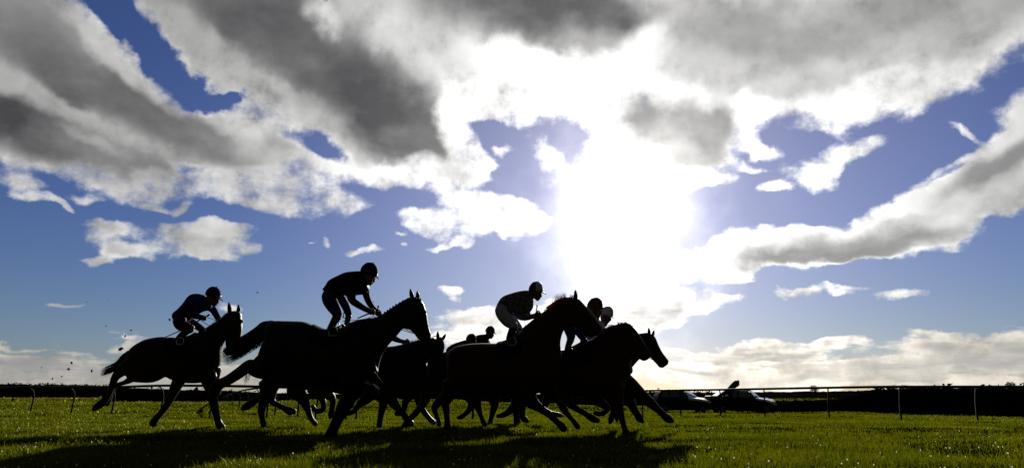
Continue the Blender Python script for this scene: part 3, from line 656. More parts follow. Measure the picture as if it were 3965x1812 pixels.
# ------------------------------------------------------------------ horses
def lin(Y0, k, xc): return lambda x: Y0 + k * (x - xc)
def strands(g, F, roots, tips, Y, n, r0=.0035, dy=0.05, sag=0.0, seed=0, spread=0.0, tipspread=12):
    """hair: n thin strands from along the root line to along the tip line"""
    r = random.Random(seed)
    def at(L, t):
        u = t * (len(L) - 1); i = min(int(u), len(L) - 2); f = u - i
        return (L[i][0] * (1 - f) + L[i + 1][0] * f, L[i][1] * (1 - f) + L[i + 1][1] * f)
    for i in range(n):
        t = r.random(); a = at(roots, t); b = at(tips, min(1, max(0, t + r.uniform(-.15, .15))))
        b = (b[0] + r.uniform(-1, 1) * tipspread, b[1] + r.uniform(-1, 1) * tipspread)
        m = ((a[0] + b[0]) / 2 + r.uniform(-1, 1) * tipspread * .4, (a[1] + b[1]) / 2 + sag + r.uniform(-1, 1) * tipspread * .3)
        d = r.uniform(-dy, dy); yy = Y(F(*a)[0]) if callable(Y) else Y
        pts = [P(*F(*a), yy + d * .5), P(*F(*m), yy + d), P(*F(*b), yy + d * 1.3)]
        tube(g, pts, [r0, r0 * .8, r0 * .15], 3, 3)
def ear(g, F, base, tip, Y, dy, w=14):
    bx, by = base; tx, ty = tip; tx += (tx - bx) * .16; ty += (ty - by) * .16; w *= 1.3
    stroke(g, F, [(bx, by, w * .8), (bx * .6 + tx * .4, by * .6 + ty * .4, w * .85), (bx * .2 + tx * .8, by * .2 + ty * .8, w * .50), (tx, ty, w * .16)], Y, dy, 8, 4, wy=.8)
def hoof(g, F, pts, Y, dy): stroke(g, F, pts, Y, dy, 12, 2)

def horse(label, coat, hair, Y, body, legs, ears, saddle=None, group='racehorses galloping in the bunch', voxel=.010):
    """body: list of ('p', F, profile rings) / ('s', F, stroke, dy); legs: list of (F, stroke, dy)"""
    F0 = body[0][1]; xs = [F0(a[0], a[1])[0] for a in body[0][2]]; xm = sum(xs) / len(xs)
    Yc = Y(xm) if callable(Y) else Y
    b = P(xm, 1600, Yc); o = empty('racehorse', (b.x, b.y, gz1(b.x, b.y)), label, 'horse', group)
    g = Geo()
    for it in body:
        if it[0] == 'p': profile(g, it[1], it[2], Y, it[3] if len(it) > 3 else 0.0)
        else: stroke(g, it[1], it[2], Y, it[3] if len(it) > 3 else 0.0)
    for F, pts, dy in legs: stroke(g, F, [(x, y, r * 1.12) for x, y, r in pts], Y, dy)
    for F, base, tip, dy, w in ears: ear(g, F, base, tip, Y, dy, w)
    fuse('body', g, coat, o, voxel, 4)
    if saddle:
        F, sp, clothprs = saddle
        c = Geo(); profile(c, F, clothprs, Y, 0, 20, 3); fuse('saddle_cloth', c, M['cloth'], o, .012, 2)
        s = Geo(); stroke(s, F, sp, Y, 0, 12, 4, wy=2.0); link('saddle', s, M['leather'], o)
    return o
def hairpart(o, name, m, items):
    g = Geo()
    for it in items:
        if it[0] == 'p': profile(g, it[1], it[2], it[3])
        elif it[0] == 's': stroke(g, it[1], it[2], it[3], it[4] if len(it) > 4 else 0)
        else: strands(g, *it[1:-1], **it[-1])
    return link(name, g, m, o, smooth=False)
def straps(o, F, lines, Y, w=3.0, dys=(-.11, .11), name='bridle', m='strap'):
    for ln in lines:
        for dy in dys:
            g = Geo(); stroke(g, F, [(x, y, w) for x, y in ln], Y, dy, 6, 3); link('bridle_strap', g, M[m], o)
def reins(o, F, lines, Y, w=2.0, m='strap'):
    g = Geo()
    for ln, dy in lines:
        g = Geo(); stroke(g, F, [(x, y, w) for x, y in ln], Y, dy, 6, 4); link('rein', g, M[m], o)

# --- the bay at the back on the left, turning its head
Y1 = 11.3
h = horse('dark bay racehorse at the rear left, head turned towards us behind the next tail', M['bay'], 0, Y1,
 [('p', A_, [(350, 592, 345, 640, .06), (372, 560, 352, 700, .14), (410, 520, 372, 765, .22), (480, 481, 430, 780, .26), (555, 462, 530, 778, .27), (620, 460, 612, 742, .27), (700, 474, 690, 772, .29), (780, 458, 790, 785, .29), (860, 430, 885, 778, .26), (930, 407, 955, 750, .22), (975, 390, 985, 715, .15)]),
  ('p', A_, [(850, 440, 975, 735, .20), (925, 400, 1004, 620, .15), (985, 360, 1012, 530, .12), (1035, 315, 1040, 480, .09), (1075, 282, 1085, 440, .08)]),
  ('p', A_, [(1060, 285, 1065, 400, .07), (1138, 285, 1055, 420, .11), (1150, 345, 1050, 460, .11), (1152, 410, 1040, 500, .10), (1140, 480, 1045, 540, .08), (1120, 540, 1055, 575, .065), (1095, 572, 1065, 585, .04)]),
  ('s', A_, [(1143, 350, 16), (1157, 352, 10)], -.03), ('s', A_, [(960, 700, 50), (972, 745, 26)], 0)],
 [(Q2, [(760, 60, 130), (560, 180, 90), (430, 300, 55), (385, 420, 45), (330, 560, 38), (265, 660, 48), (160, 745, 52), (85, 805, 30)], -.13),
  (Q2, [(850, 150, 120), (680, 320, 60), (570, 385, 34), (450, 425, 28), (375, 540, 28), (325, 660, 34), (290, 720, 40)], .13),
  (Q2, [(1500, 200, 110), (1400, 380, 85), (1300, 580, 62), (1205, 760, 46), (1100, 890, 42), (1035, 970, 50), (1010, 1030, 55)], .13),
  (Q2, [(1850, 250, 120), (1910, 450, 95), (1935, 620, 66), (1968, 780, 54), (1998, 920, 44), (2035, 1030, 50), (2085, 1085, 48)], -.13)],
 [(A_, (1070, 292), (1062, 226), -.05, 15), (A_, (1128, 284), (1131, 238), .05, 13)],
 (A_, [(690, 478, 9), (730, 478, 12), (780, 466, 12), (830, 440, 14)], [(660, 462, 670, 640, .29), (740, 466, 740, 650, .30), (830, 438, 830, 640, .29)]))
hairpart(h, 'tail', M['mane_dark'], [('s', A_, [(375, 575, 30), (335, 615, 36), (290, 660, 30), (235, 693, 18), (188, 714, 5)], Y1),
  ('h', A_, [(340, 600), (290, 690)], [(172, 690), (168, 734)], Y1, 120, dict(seed=1, tipspread=14)), ('h', A_, [(400, 530), (310, 620)], [(340, 570), (245, 640)], Y1, 26, dict(seed=2, tipspread=8, r0=.0025))])
hairpart(h, 'mane', M['mane_dark'], [('h', A_, [(915, 405), (1060, 290)], [(905, 395), (1050, 285)], Y1, 90, dict(seed=3, tipspread=10)), ('s', A_, [(905, 405, 10), (945, 385, 14), (985, 362, 12), (1010, 345, 12), (1035, 318, 12), (1052, 300, 11)], Y1),
  ('h', A_, [(1085, 280), (1115, 278)], [(1105, 330), (1130, 330)], Y1 - .1, 25, dict(seed=4))])
straps(h, A_, [[(1140, 300), (1100, 340), (1060, 330)], [(1150, 470), (1100, 480), (1050, 490)]], Y1)
reins(h, A_, [([(863, 340), (895, 365), (940, 390), (1050, 480)], -.1), ([(970, 345), (925, 328), (868, 332)], .12)], Y1)

# --- the tall dark horse, second from left, tail streaming
Y2 = lin(9.35, -.0012, 1250)
h = horse('tall almost black racehorse with plaited mane and streaming tail, largest of all', M['dark_bay'], 0, Y2,
 [('p', B_, [(362, 432, 364, 480, .05), (375, 420, 362, 560, .12), (420, 411, 345, 660, .21), (470, 411, 350, 770, .25), (520, 412, 430, 812, .27), (600, 417, 570, 828, .28), (690, 452, 680, 834, .30), (800, 462, 800, 828, .30), (880, 418, 900, 815, .27), (955, 398, 985, 790, .23), (1000, 392, 1040, 722, .15)]),
  ('p', B_, [(860, 425, 1030, 745, .22), (950, 402, 1062, 625, .16), (1035, 386, 1104, 560, .12), (1100, 348, 1150, 508, .10), (1160, 308, 1190, 462, .09), (1215, 275, 1212, 455, .08)]),
  ('p', B_, [(1225, 268, 1196, 455, .08), (1272, 268, 1212, 462, .105), (1308, 288, 1232, 466, .11), (1334, 350, 1254, 482, .10), (1345, 420, 1272, 505, .085), (1355, 465, 1285, 522, .07), (1364, 492, 1305, 530, .06), (1360, 514, 1332, 533, .04)]),
  ('s', B_, [(1318, 345, 12), (1330, 362, 10)], -.05), ('s', B_, [(335, 640, 34), (300, 685, 40), (268, 672, 26)], -.14)],
 [(B_, [(430, 620, 105), (360, 690, 70), (300, 700, 46), (262, 682, 34), (205, 722, 32), (140, 765, 29), (95, 788, 29), (62, 805, 34), (48, 850, 32)], -.14),
  (Q3, [(860, 400, 120), (770, 560, 95), (705, 740, 60), (688, 860, 46), (705, 960, 38), (722, 1030, 42), (728, 1050, 42)], .14),
  (B_, [(900, 770, 85), (875, 850, 50), (835, 930, 40), (795, 1010, 30), (770, 1065, 30), (752, 1108, 34), (745, 1120, 34)], -.14),
  (Q3, [(2420, 500, 110), (2310, 640, 75), (2210, 720, 48), (2150, 800, 36), (2085, 850, 32), (2010, 865, 34), (1965, 850, 40)], .14)],
 [(B_, (1250, 275), (1238, 222), -.05, 13), (B_, (1284, 275), (1280, 233), .05, 12)],
 (B_, [(700, 462, 8), (730, 470, 10), (780, 465, 10), (830, 442, 12)], [(655, 430, 665, 600, .29), (740, 463, 745, 620, .31), (830, 438, 830, 600, .30)]))
hairpart(h, 'tail', M['mane_dark'], [('p', B_, [(395, 410, 385, 490, .05), (340, 416, 362, 515, .06), (296, 450, 318, 535, .06), (240, 488, 270, 572, .06), (185, 520, 215, 600, .05), (130, 560, 160, 618, .035), (98, 592, 120, 620, .012)], Y2),
  ('h', B_, [(330, 440), (350, 515)], [(84, 600), (112, 668)], Y2, 170, dict(seed=5, tipspread=18, sag=16, dy=.07)), ('h', B_, [(370, 505), (230, 580)], [(320, 565), (105, 672)], Y2, 130, dict(seed=6, tipspread=16, sag=12)),
  ('h', B_, [(420, 412), (340, 418)], [(390, 406), (300, 440)], Y2, 24, dict(seed=7, tipspread=7, r0=.002))])
for x, y in ((1510, 628), (1440, 656), (1387, 690), (1332, 716), (1287, 746), (1242, 776), (1202, 806), (1158, 836), (1100, 866), (1708, 628)):
    g = Geo(); stroke(g, Q4, [(x + 6, y + 14, 15), (x, y, 15), (x - 3, y - 8, 8)], Y2, 0, 8, 2); link('mane_plait', g, M['mane_dark'], h)
g = Geo(); strands(g, B_, [(245, 720), (270, 730)], [(225, 790), (250, 800)], Y2, 14, seed=8, r0=.003); link('feather', g, M['mane_dark'], h)
straps(h, B_, [[(1275, 275), (1240, 330), (1225, 420), (1290, 500)], [(1300, 300), (1230, 330)], [(1350, 440), (1300, 460), (1280, 505)]], Y2)
reins(h, B_, [([(1320, 505), (1200, 470), (1080, 420), (1010, 380)], -.14), ([(1320, 505), (1190, 455), (1040, 378)], .14), ([(1010, 385), (960, 400), (890, 408), (825, 412)], -.12)], Y2)
g = Geo(); stroke(g, Q3, [(2440, 225, 12), (2500, 300, 5), (2575, 400, 3)], Y2, -.33, 6, 3); link('breast_strap', g, M['girth'], h)

# --- chestnut tipped horse in front of the group
Y4 = 9.45
h = horse('dark chestnut racehorse with blown mane and rim light painted down its nose, centre of the group', M['chestnut'], 0, Y4,
 [('p', C_, [(228, 590, 232, 640, .05), (248, 558, 235, 720, .13), (300, 528, 245, 800, .21), (380, 511, 320, 860, .25), (470, 504, 450, 870, .27), (570, 504, 580, 880, .29), (650, 498, 700, 880, .30), (740, 430, 800, 865, .29), (820, 400, 900, 850, .26), (900, 380, 975, 800, .22), (960, 370, 1030, 700, .14)]),
  ('p', C_, [(755, 405, 975, 790, .22), (855, 325, 1036, 620, .16), (925, 275, 1032, 500, .12), (995, 232, 1056, 415, .10), (1062, 202, 1098, 388, .09), (1120, 190, 1120, 382, .08)]),
  ('p', D_, [(650, 180, 628, 370, .08), (680, 182, 650, 372, .10), (705, 205, 680, 388, .11), (742, 245, 705, 415, .105), (785, 305, 728, 438, .085), (820, 352, 755, 446, .07), (845, 388, 782, 446, .06), (842, 410, 812, 436, .04)])],
 [(R3, [(640, 20, 150), (860, 220, 90), (1040, 345, 55), (1170, 440, 46), (1270, 535, 44), (1345, 605, 54), (1385, 645, 50)], -.14),
  (R3, [(1150, -20, 120), (1310, 200, 70), (1370, 330, 52), (1425, 405, 40), (1500, 490, 34), (1565, 575, 38), (1595, 615, 38)], .14),
  (R2, [(1800, -60, 140), (1740, 120, 100), (1700, 240, 62), (1712, 350, 48), (1722, 470, 40), (1728, 570, 48), (1735, 622, 50)], -.14),
  (R2, [(1900, -20, 110), (1700, 130, 80), (1560, 260, 56), (1530, 330, 44), (1560, 430, 34), (1592, 530, 34), (1600, 575, 36)], .14)],
 [(D_, (666, 188), (664, 132), -.05, 13), (D_, (660, 190), (668, 150), .05, 11)],
 (C_, [(600, 500, 9), (640, 496, 12), (690, 470, 12), (740, 425, 12)], [(585, 497, 590, 650, .29), (660, 488, 680, 680, .31), (740, 425, 770, 650, .30)]))
hairpart(h, 'mane', M['mane_red'], [('h', D_, [(450, 270), (660, 178)], [(440, 262), (650, 172)], Y4, 60, dict(seed=11, tipspread=12, r0=.003)), ('h', D_, [(500, 230), (605, 190)], [(535, 172), (595, 152)], Y4, 110, dict(seed=12, tipspread=22, r0=.002)),
  ('h', D_, [(640, 182), (665, 175)], [(622, 162), (640, 158)], Y4, 18, dict(seed=13, tipspread=8, r0=.0025)), ('s', D_, [(470, 250, 9), (520, 222, 13), (570, 195, 13), (640, 182, 8)], Y4)])
straps(h, D_, [[(690, 192), (665, 250), (650, 340), (760, 430)], [(715, 225), (665, 250)], [(815, 350), (780, 380), (758, 440)]], Y4)
reins(h, D_, [([(790, 425), (700, 380), (560, 330), (405, 300)], -.14), ([(790, 425), (700, 370), (560, 310), (415, 292)], .14), ([(405, 300), (375, 340), (320, 375)], -.1), ([(320, 335), (322, 370)], 0)], Y4)
hairpart(h, 'tail', M['mane_dark'], [('s', C_, [(260, 560, 18), (235, 600, 26), (215, 680, 26), (205, 760, 14)], Y4), ('h', C_, [(240, 580), (230, 640)], [(205, 760), (215, 800)], Y4, 40, dict(seed=14, tipspread=10))])
g = Geo(); stroke(g, D_, [(742, 236, 3.5), (790, 303, 4), (846, 384, 4)], Y4, 0, 8, 3); link('nose_rim_light', g, mat('painted_rim_light', (.45, .42, .42), .8), h)  # rim light along the nose put into a pale strip

# --- leading horse
Y5 = 10.1
h = horse('chestnut racehorse with ruffled mane leading on the near side, foreleg stretched out', M['chestnut'], 0, Y5,
 [('p', D_, [(300, 570, 305, 620, .05), (330, 550, 320, 740, .14), (400, 535, 360, 800, .24), (500, 530, 480, 850, .26), (600, 530, 600, 860, .28), (680, 505, 700, 860, .29), (760, 465, 800, 855, .28), (840, 440, 900, 845, .26), (900, 430, 970, 820, .22), (960, 440, 1025, 750, .14)]),
  ('p', D_, [(780, 455, 990, 790, .22), (850, 405, 1036, 715, .17), (920, 378, 1042, 640, .13), (975, 362, 1050, 600, .10), (1015, 352, 1082, 580, .09), (1040, 360, 1092, 582, .08)]),
  ('p', D_, [(1020, 352, 1070, 570, .08), (1062, 385, 1090, 588, .105), (1100, 435, 1108, 602, .10), (1135, 492, 1122, 608, .08), (1162, 535, 1138, 608, .065), (1180, 562, 1152, 603, .05), (1182, 575, 1165, 592, .03)]),
  ('s', D_, [(1030, 650, 20), (1044, 672, 12), (1040, 690, 10)], 0)],
 [(R3, [(2150, 0, 160), (2200, 180, 95), (2235, 330, 60), (2272, 480, 46), (2305, 600, 40), (2335, 685, 50), (2360, 712, 48)], -.14),
  (D_, [(960, 730, 70), (1050, 790, 50), (1120, 850, 38), (1175, 895, 32), (1222, 937, 22), (1262, 975, 22), (1295, 1002, 26), (1325, 1018, 14)], .14),
  (R3, [(1300, 60, 120), (1450, 230, 66), (1580, 335, 42), (1700, 400, 38), (1770, 450, 46), (1840, 490, 48), (1910, 515, 34)], -.14),
  (R3, [(1650, 60, 120), (1850, 180, 80), (2030, 290, 50), (2050, 345, 34), (1970, 400, 34), (1900, 405, 34), (1850, 385, 30)], .14)],
 [(D_, (985, 362), (970, 348), -.05, 8)],
 (D_, [(600, 526, 8), (640, 520, 10), (690, 498, 12), (740, 468, 10)], [(590, 530, 600, 700, .29), (670, 510, 690, 720, .30), (740, 475, 770, 700, .29)]))
hairpart(h, 'mane', M['mane_red'], [('h', D_, [(830, 412), (1020, 352)], [(820, 402), (1005, 342)], Y5, 120, dict(seed=15, tipspread=10, r0=.003)), ('h', D_, [(900, 390), (960, 368)], [(875, 372), (900, 360)], Y5, 30, dict(seed=16, tipspread=8, r0=.0025)),
  ('h', D_, [(960, 368), (985, 360)], [(945, 342), (962, 348)], Y5, 24, dict(seed=17, tipspread=8, r0=.003)), ('h', D_, [(1020, 355), (1035, 368)], [(985, 350), (1010, 352)], Y5, 14, dict(seed=18, tipspread=5, r0=.0025)),
  ('s', D_, [(840, 410, 9), (900, 385, 11), (960, 368, 9), (1010, 354, 7)], Y5)])
straps(h, D_, [[(1050, 370), (1070, 450), (1090, 560), (1150, 600)], [(1085, 410), (1065, 440)], [(1150, 515), (1130, 560), (1128, 608)]], Y5)
reins(h, D_, [([(1150, 590), (1050, 540), (900, 480), (760, 450)], -.14), ([(1100, 437), (1140, 500), (1180, 560)], -.03)], Y5, w=2.5)
hairpart(h, 'tail', M['mane_dark'], [('s', D_, [(330, 580, 18), (300, 620, 26), (285, 700, 26), (280, 780, 14)], Y5)])

# --- far side leader
Y6 = 11.3
h = horse('dark racehorse on the far side whose pricked ears and head reach furthest forward', M['dark_bay'], 0, Y6,
 [('p', D_, [(420, 560, 425, 600, .05), (450, 545, 440, 720, .14), (520, 535, 500, 780, .24), (620, 530, 600, 800, .26), (720, 520, 720, 815, .28), (800, 500, 810, 815, .28), (880, 480, 900, 810, .25), (960, 490, 990, 790, .2), (1000, 520, 1025, 740, .12)]),
  ('p', D_, [(880, 480, 1000, 740, .19), (960, 455, 1030, 680, .15), (1040, 440, 1075, 625, .12), (1100, 430, 1110, 590, .10), (1150, 423, 1140, 575, .08)]),
  ('p', D_, [(1140, 425, 1130, 560, .08), (1175, 425, 1148, 572, .10), (1204, 445, 1170, 585, .10), (1228, 500, 1186, 598, .085), (1252, 545, 1200, 615, .07), (1275, 578, 1218, 632, .06), (1296, 606, 1234, 652, .055), (1294, 632, 1258, 657, .035)])],
 [(D_, [(990, 740, 50), (1020, 850, 40), (1052, 920, 27), (1082, 968, 22), (1102, 1000, 25), (1126, 1026, 9)], .12),
  (R3, [(2050, 60, 120), (2130, 220, 70), (2150, 340, 48), (2115, 440, 40), (2100, 500, 42), (2078, 565, 12)], -.12),
  (R3, [(2180, 380, 40), (2190, 460, 36), (2196, 535, 12)], -.05),
  (R3, [(800, 0, 120), (880, 180, 80), (980, 260, 40), (1060, 330, 34), (1180, 400, 34), (1290, 420, 34), (1340, 440, 24)], .12)],
 [(D_, (1166, 432), (1163, 389), -.05, 11), (D_, (1190, 436), (1199, 402), .05, 10)])
hairpart(h, 'mane', M['mane_dark'], [('s', D_, [(980, 452, 8), (1060, 438, 8), (1150, 424, 7)], Y6)])
straps(h, D_, [[(1185, 435), (1165, 500), (1175, 570), (1245, 640)], [(1212, 465), (1170, 490)], [(1255, 555), (1225, 590), (1215, 630)]], Y6)
reins(h, D_, [([(1250, 635), (1150, 580), (980, 500), (860, 460)], -.14)], Y6)

# --- horse behind the tall dark one, ears showing past its nose
Y3 = 11.6
h = horse('bay racehorse running behind the tall dark one, ears showing past its nose', M['bay'], 0, Y3,
 [('p', SRC, [(1128, 1372, 1130, 1400, .05), (1145, 1352, 1135, 1460, .14), (1190, 1338, 1165, 1506, .24), (1270, 1334, 1250, 1512, .27), (1370, 1346, 1370, 1535, .29), (1460, 1344, 1480, 1540, .29), (1530, 1339, 1560, 1538, .25), (1600, 1338, 1625, 1528, .2), (1645, 1345, 1665, 1490, .13)]),
  ('p', R1, [(330, 200, 700, 720, .19), (540, 155, 800, 580, .15), (690, 112, 860, 460, .12), (830, 88, 920, 360, .10), (960, 62, 980, 300, .09)]),
  ('s', R1, [(940, 110, 50), (985, 190, 78), (1010, 300, 76), (1020, 400, 50)], 0), ('s', R1, [(1045, 100, 62), (1062, 190, 66), (1062, 280, 52), (1055, 360, 42), (1050, 400, 34)], 0), ('s', R1, [(1085, 110, 24), (1100, 175, 24), (1110, 230, 20)], 0)],
 [(R2, [(500, 40, 110), (700, 130, 80), (735, 250, 62), (710, 360, 50), (690, 470, 40), (678, 560, 42), (675, 592, 44)], -.12),
  (R2, [(850, 60, 110), (880, 200, 80), (960, 320, 50), (1040, 400, 44), (1110, 500, 50), (1160, 570, 60)], .12),
  (Q3, [(1200, 480, 130), (1330, 640, 80), (1400, 780, 50), (1430, 880, 40), (1475, 965, 34), (1530, 1030, 34)], -.12),
  (Q3, [(1600, 480, 110), (1780, 620, 55), (1790, 740, 40), (1775, 830, 44), (1760, 900, 40), (1750, 950, 14)], .12),
  (R2, [(1150, 100, 90), (1080, 220, 50), (1060, 330, 40), (1000, 400, 34), (930, 400, 34)], 0.0)],
 [(R1, (1020, 70), (1022, -20), -.04, 26), (R1, (1095, 95), (1140, 15), .04, 24)])
hairpart(h, 'mane', M['mane_dark'], [('h', R1, [(540, 150), (950, 70)], [(530, 125), (930, 55)], Y3, 80, dict(seed=21, tipspread=22, r0=.003)), ('h', R1, [(980, 50), (1010, 40)], [(930, 50), (960, 40)], Y3, 12, dict(seed=22, tipspread=12, r0=.002))])
straps(h, R1, [[(1010, 110), (1050, 125), (1100, 115)], [(1010, 300), (1060, 315), (1105, 300)]], Y3, w=6)
reins(h, R1, [([(1010, 380), (800, 330), (600, 200), (480, 110)], -.14)], Y3, w=5)

# --- two more on the far side behind the chestnut, hardly more than legs and rumps
Y7 = 12.6
h = horse('dark racehorse hidden behind the chestnut, carrying the crouched rider seen further left', M['dark_bay'], 0, Y7,
 [('p', SRC, [(1600, 1405, 1603, 1440, .05), (1615, 1385, 1608, 1490, .14), (1660, 1366, 1640, 1532, .24), (1730, 1362, 1710, 1538, .27), (1800, 1366, 1790, 1538, .29), (1870, 1360, 1880, 1535, .27), (1920, 1345, 1940, 1515, .22), (1960, 1350, 1968, 1470, .12)]),
  ('p', SRC, [(1870, 1360, 1960, 1500, .18), (1940, 1335, 1985, 1450, .13), (1985, 1340, 2010, 1430, .09)]), ('s', SRC, [(2000, 1375, 26), (2030, 1400, 22), (2050, 1430, 17)], 0)],
 [(R2, [(1440, -40, 120), (1400, 130, 80), (1330, 280, 56), (1230, 400, 46), (1140, 490, 42), (1080, 570, 44), (1060, 610, 48)], -.12),
  (R2, [(1300, 40, 110), (1290, 180, 70), (1330, 310, 46), (1400, 420, 38), (1470, 500, 38), (1520, 545, 38)], .12),
  (R2, [(2050, -60, 120), (2150, 140, 90), (2200, 300, 52), (2235, 400, 36), (2270, 490, 32), (2305, 575, 36)], -.12),
  (R2, [(1950, -40, 120), (2080, 140, 90), (2110, 250, 60), (2060, 350, 40), (1990, 420, 34), (1940, 455, 34), (1885, 465, 22)], .12),
  ],
 [(SRC, (1995, 1352), (1990, 1335), 0, 6)])
Y8 = 13.4
h = horse('dark racehorse hidden furthest back in the group, under the upright far rider', M['dark_bay'], 0, Y8,
 [('p', SRC, [(1730, 1400, 1732, 1425, .05), (1745, 1384, 1740, 1470, .14), (1790, 1372, 1770, 1515, .24), (1860, 1366, 1850, 1536, .27), (1930, 1370, 1930, 1538, .28), (1990, 1360, 2000, 1535, .26), (2040, 1352, 2060, 1500, .18), (2075, 1370, 2085, 1450, .1)]),
  ('p', SRC, [(1990, 1362, 2080, 1480, .17), (2060, 1345, 2105, 1440, .12), (2110, 1345, 2130, 1425, .08)]), ('s', SRC, [(2120, 1380, 23), (2145, 1410, 20), (2165, 1440, 15)], 0)],
 [(R2, [(2400, 40, 120), (2460, 240, 66), (2430, 380, 42), (2405, 480, 34), (2385, 575, 38)], -.12),
  (R3, [(640, 60, 110), (610, 250, 60), (520, 370, 48), (420, 425, 38), (340, 440, 26)], .12),
  (R3, [(700, 0, 110), (640, 200, 80), (625, 330, 56), (640, 440, 46), (650, 540, 50), (655, 590, 56)], -.12),
  (R3, [(760, 100, 90), (720, 300, 60), (730, 440, 46), (780, 500, 42), (820, 520, 26)], .12),
  (R3, [(1150, 100, 90), (1080, 260, 50), (1010, 330, 34), (940, 280, 30)], .12)],
 [(SRC, (2108, 1350), (2104, 1335), 0, 6)])
Y9 = 13.0
h = horse('dark racehorse far behind the tall dark one, only its lower legs in view', M['bay'], 0, Y9,
 [('p', SRC, [(1010, 1392, 1012, 1420, .05), (1025, 1375, 1018, 1460, .14), (1070, 1362, 1050, 1492, .24), (1140, 1362, 1130, 1500, .27), (1220, 1364, 1210, 1500, .28), (1290, 1352, 1300, 1495, .25), (1340, 1340, 1360, 1480, .18)]),
  ('p', SRC, [(1280, 1355, 1365, 1480, .17), (1340, 1320, 1390, 1430, .12), (1390, 1290, 1420, 1395, .09)]), ('s', SRC, [(1400, 1315, 26), (1425, 1350, 24), (1445, 1380, 17)], 0)],
 [(Q3, [(880, 380, 100), (840, 560, 70), (860, 680, 45), (960, 740, 36), (1060, 790, 44), (1130, 825, 56), (1200, 830, 40)], -.12),
  (Q3, [(760, 400, 100), (720, 560, 60), (620, 640, 50), (540, 700, 56), (450, 760, 52), (395, 790, 34)], .12),
  (Q3, [(1500, 460, 110), (1600, 600, 56), (1650, 700, 40), (1640, 800, 38), (1560, 830, 36), (1500, 790, 36), (1480, 750, 34)], -.12)],
 [(SRC, (1398, 1292), (1394, 1275), 0, 6)])

# ------------------------------------------------------------------ riders
def hand(g, F, x, y, Y, dy, dirx=1.0, s=1.0):
    """palm with four fingers of different lengths curled round the rein and a thumb closing over them"""
    yy = (Y(F(x, y)[0]) if callable(Y) else Y) + dy; c = P(*F(x, y), yy); c = np.array(c)
    ellipsoid(g, c, .040 * s, .018 * s, .042 * s)
    for i, ln in enumerate((.030, .036, .034, .026)):
        z = (.030 - .020 * i) * s; b = c + np.array([.030 * dirx * s, 0, z])
        tube(g, [b, b + np.array([ln * dirx * .7, -.012, -.004]) * s, b + np.array([ln * dirx * .75, -.030, -.010]) * s, b + np.array([.002 * dirx, -.034, -.012]) * s], [.0095 * s, .009 * s, .0085 * s, .007 * s], 8, 3)
    b = c + np.array([-.005 * dirx, -.012, .034]) * s
    tube(g, [b, b + np.array([.022 * dirx, -.020, .012]) * s, b + np.array([.046 * dirx, -.026, .002]) * s], [.012 * s, .011 * s, .008 * s], 8, 3)
def head_parts(F, cx, cy, Rh, tilt, Y, dy=0.0):
    """local frame scaled by the helmet radius: x forward, y down, turned by tilt degrees"""
    ct, st = math.cos(R(tilt)), math.sin(R(tilt))
    def L(x, y): return (cx + (x * ct - y * st) * Rh, cy + (x * st + y * ct) * Rh)
    return L
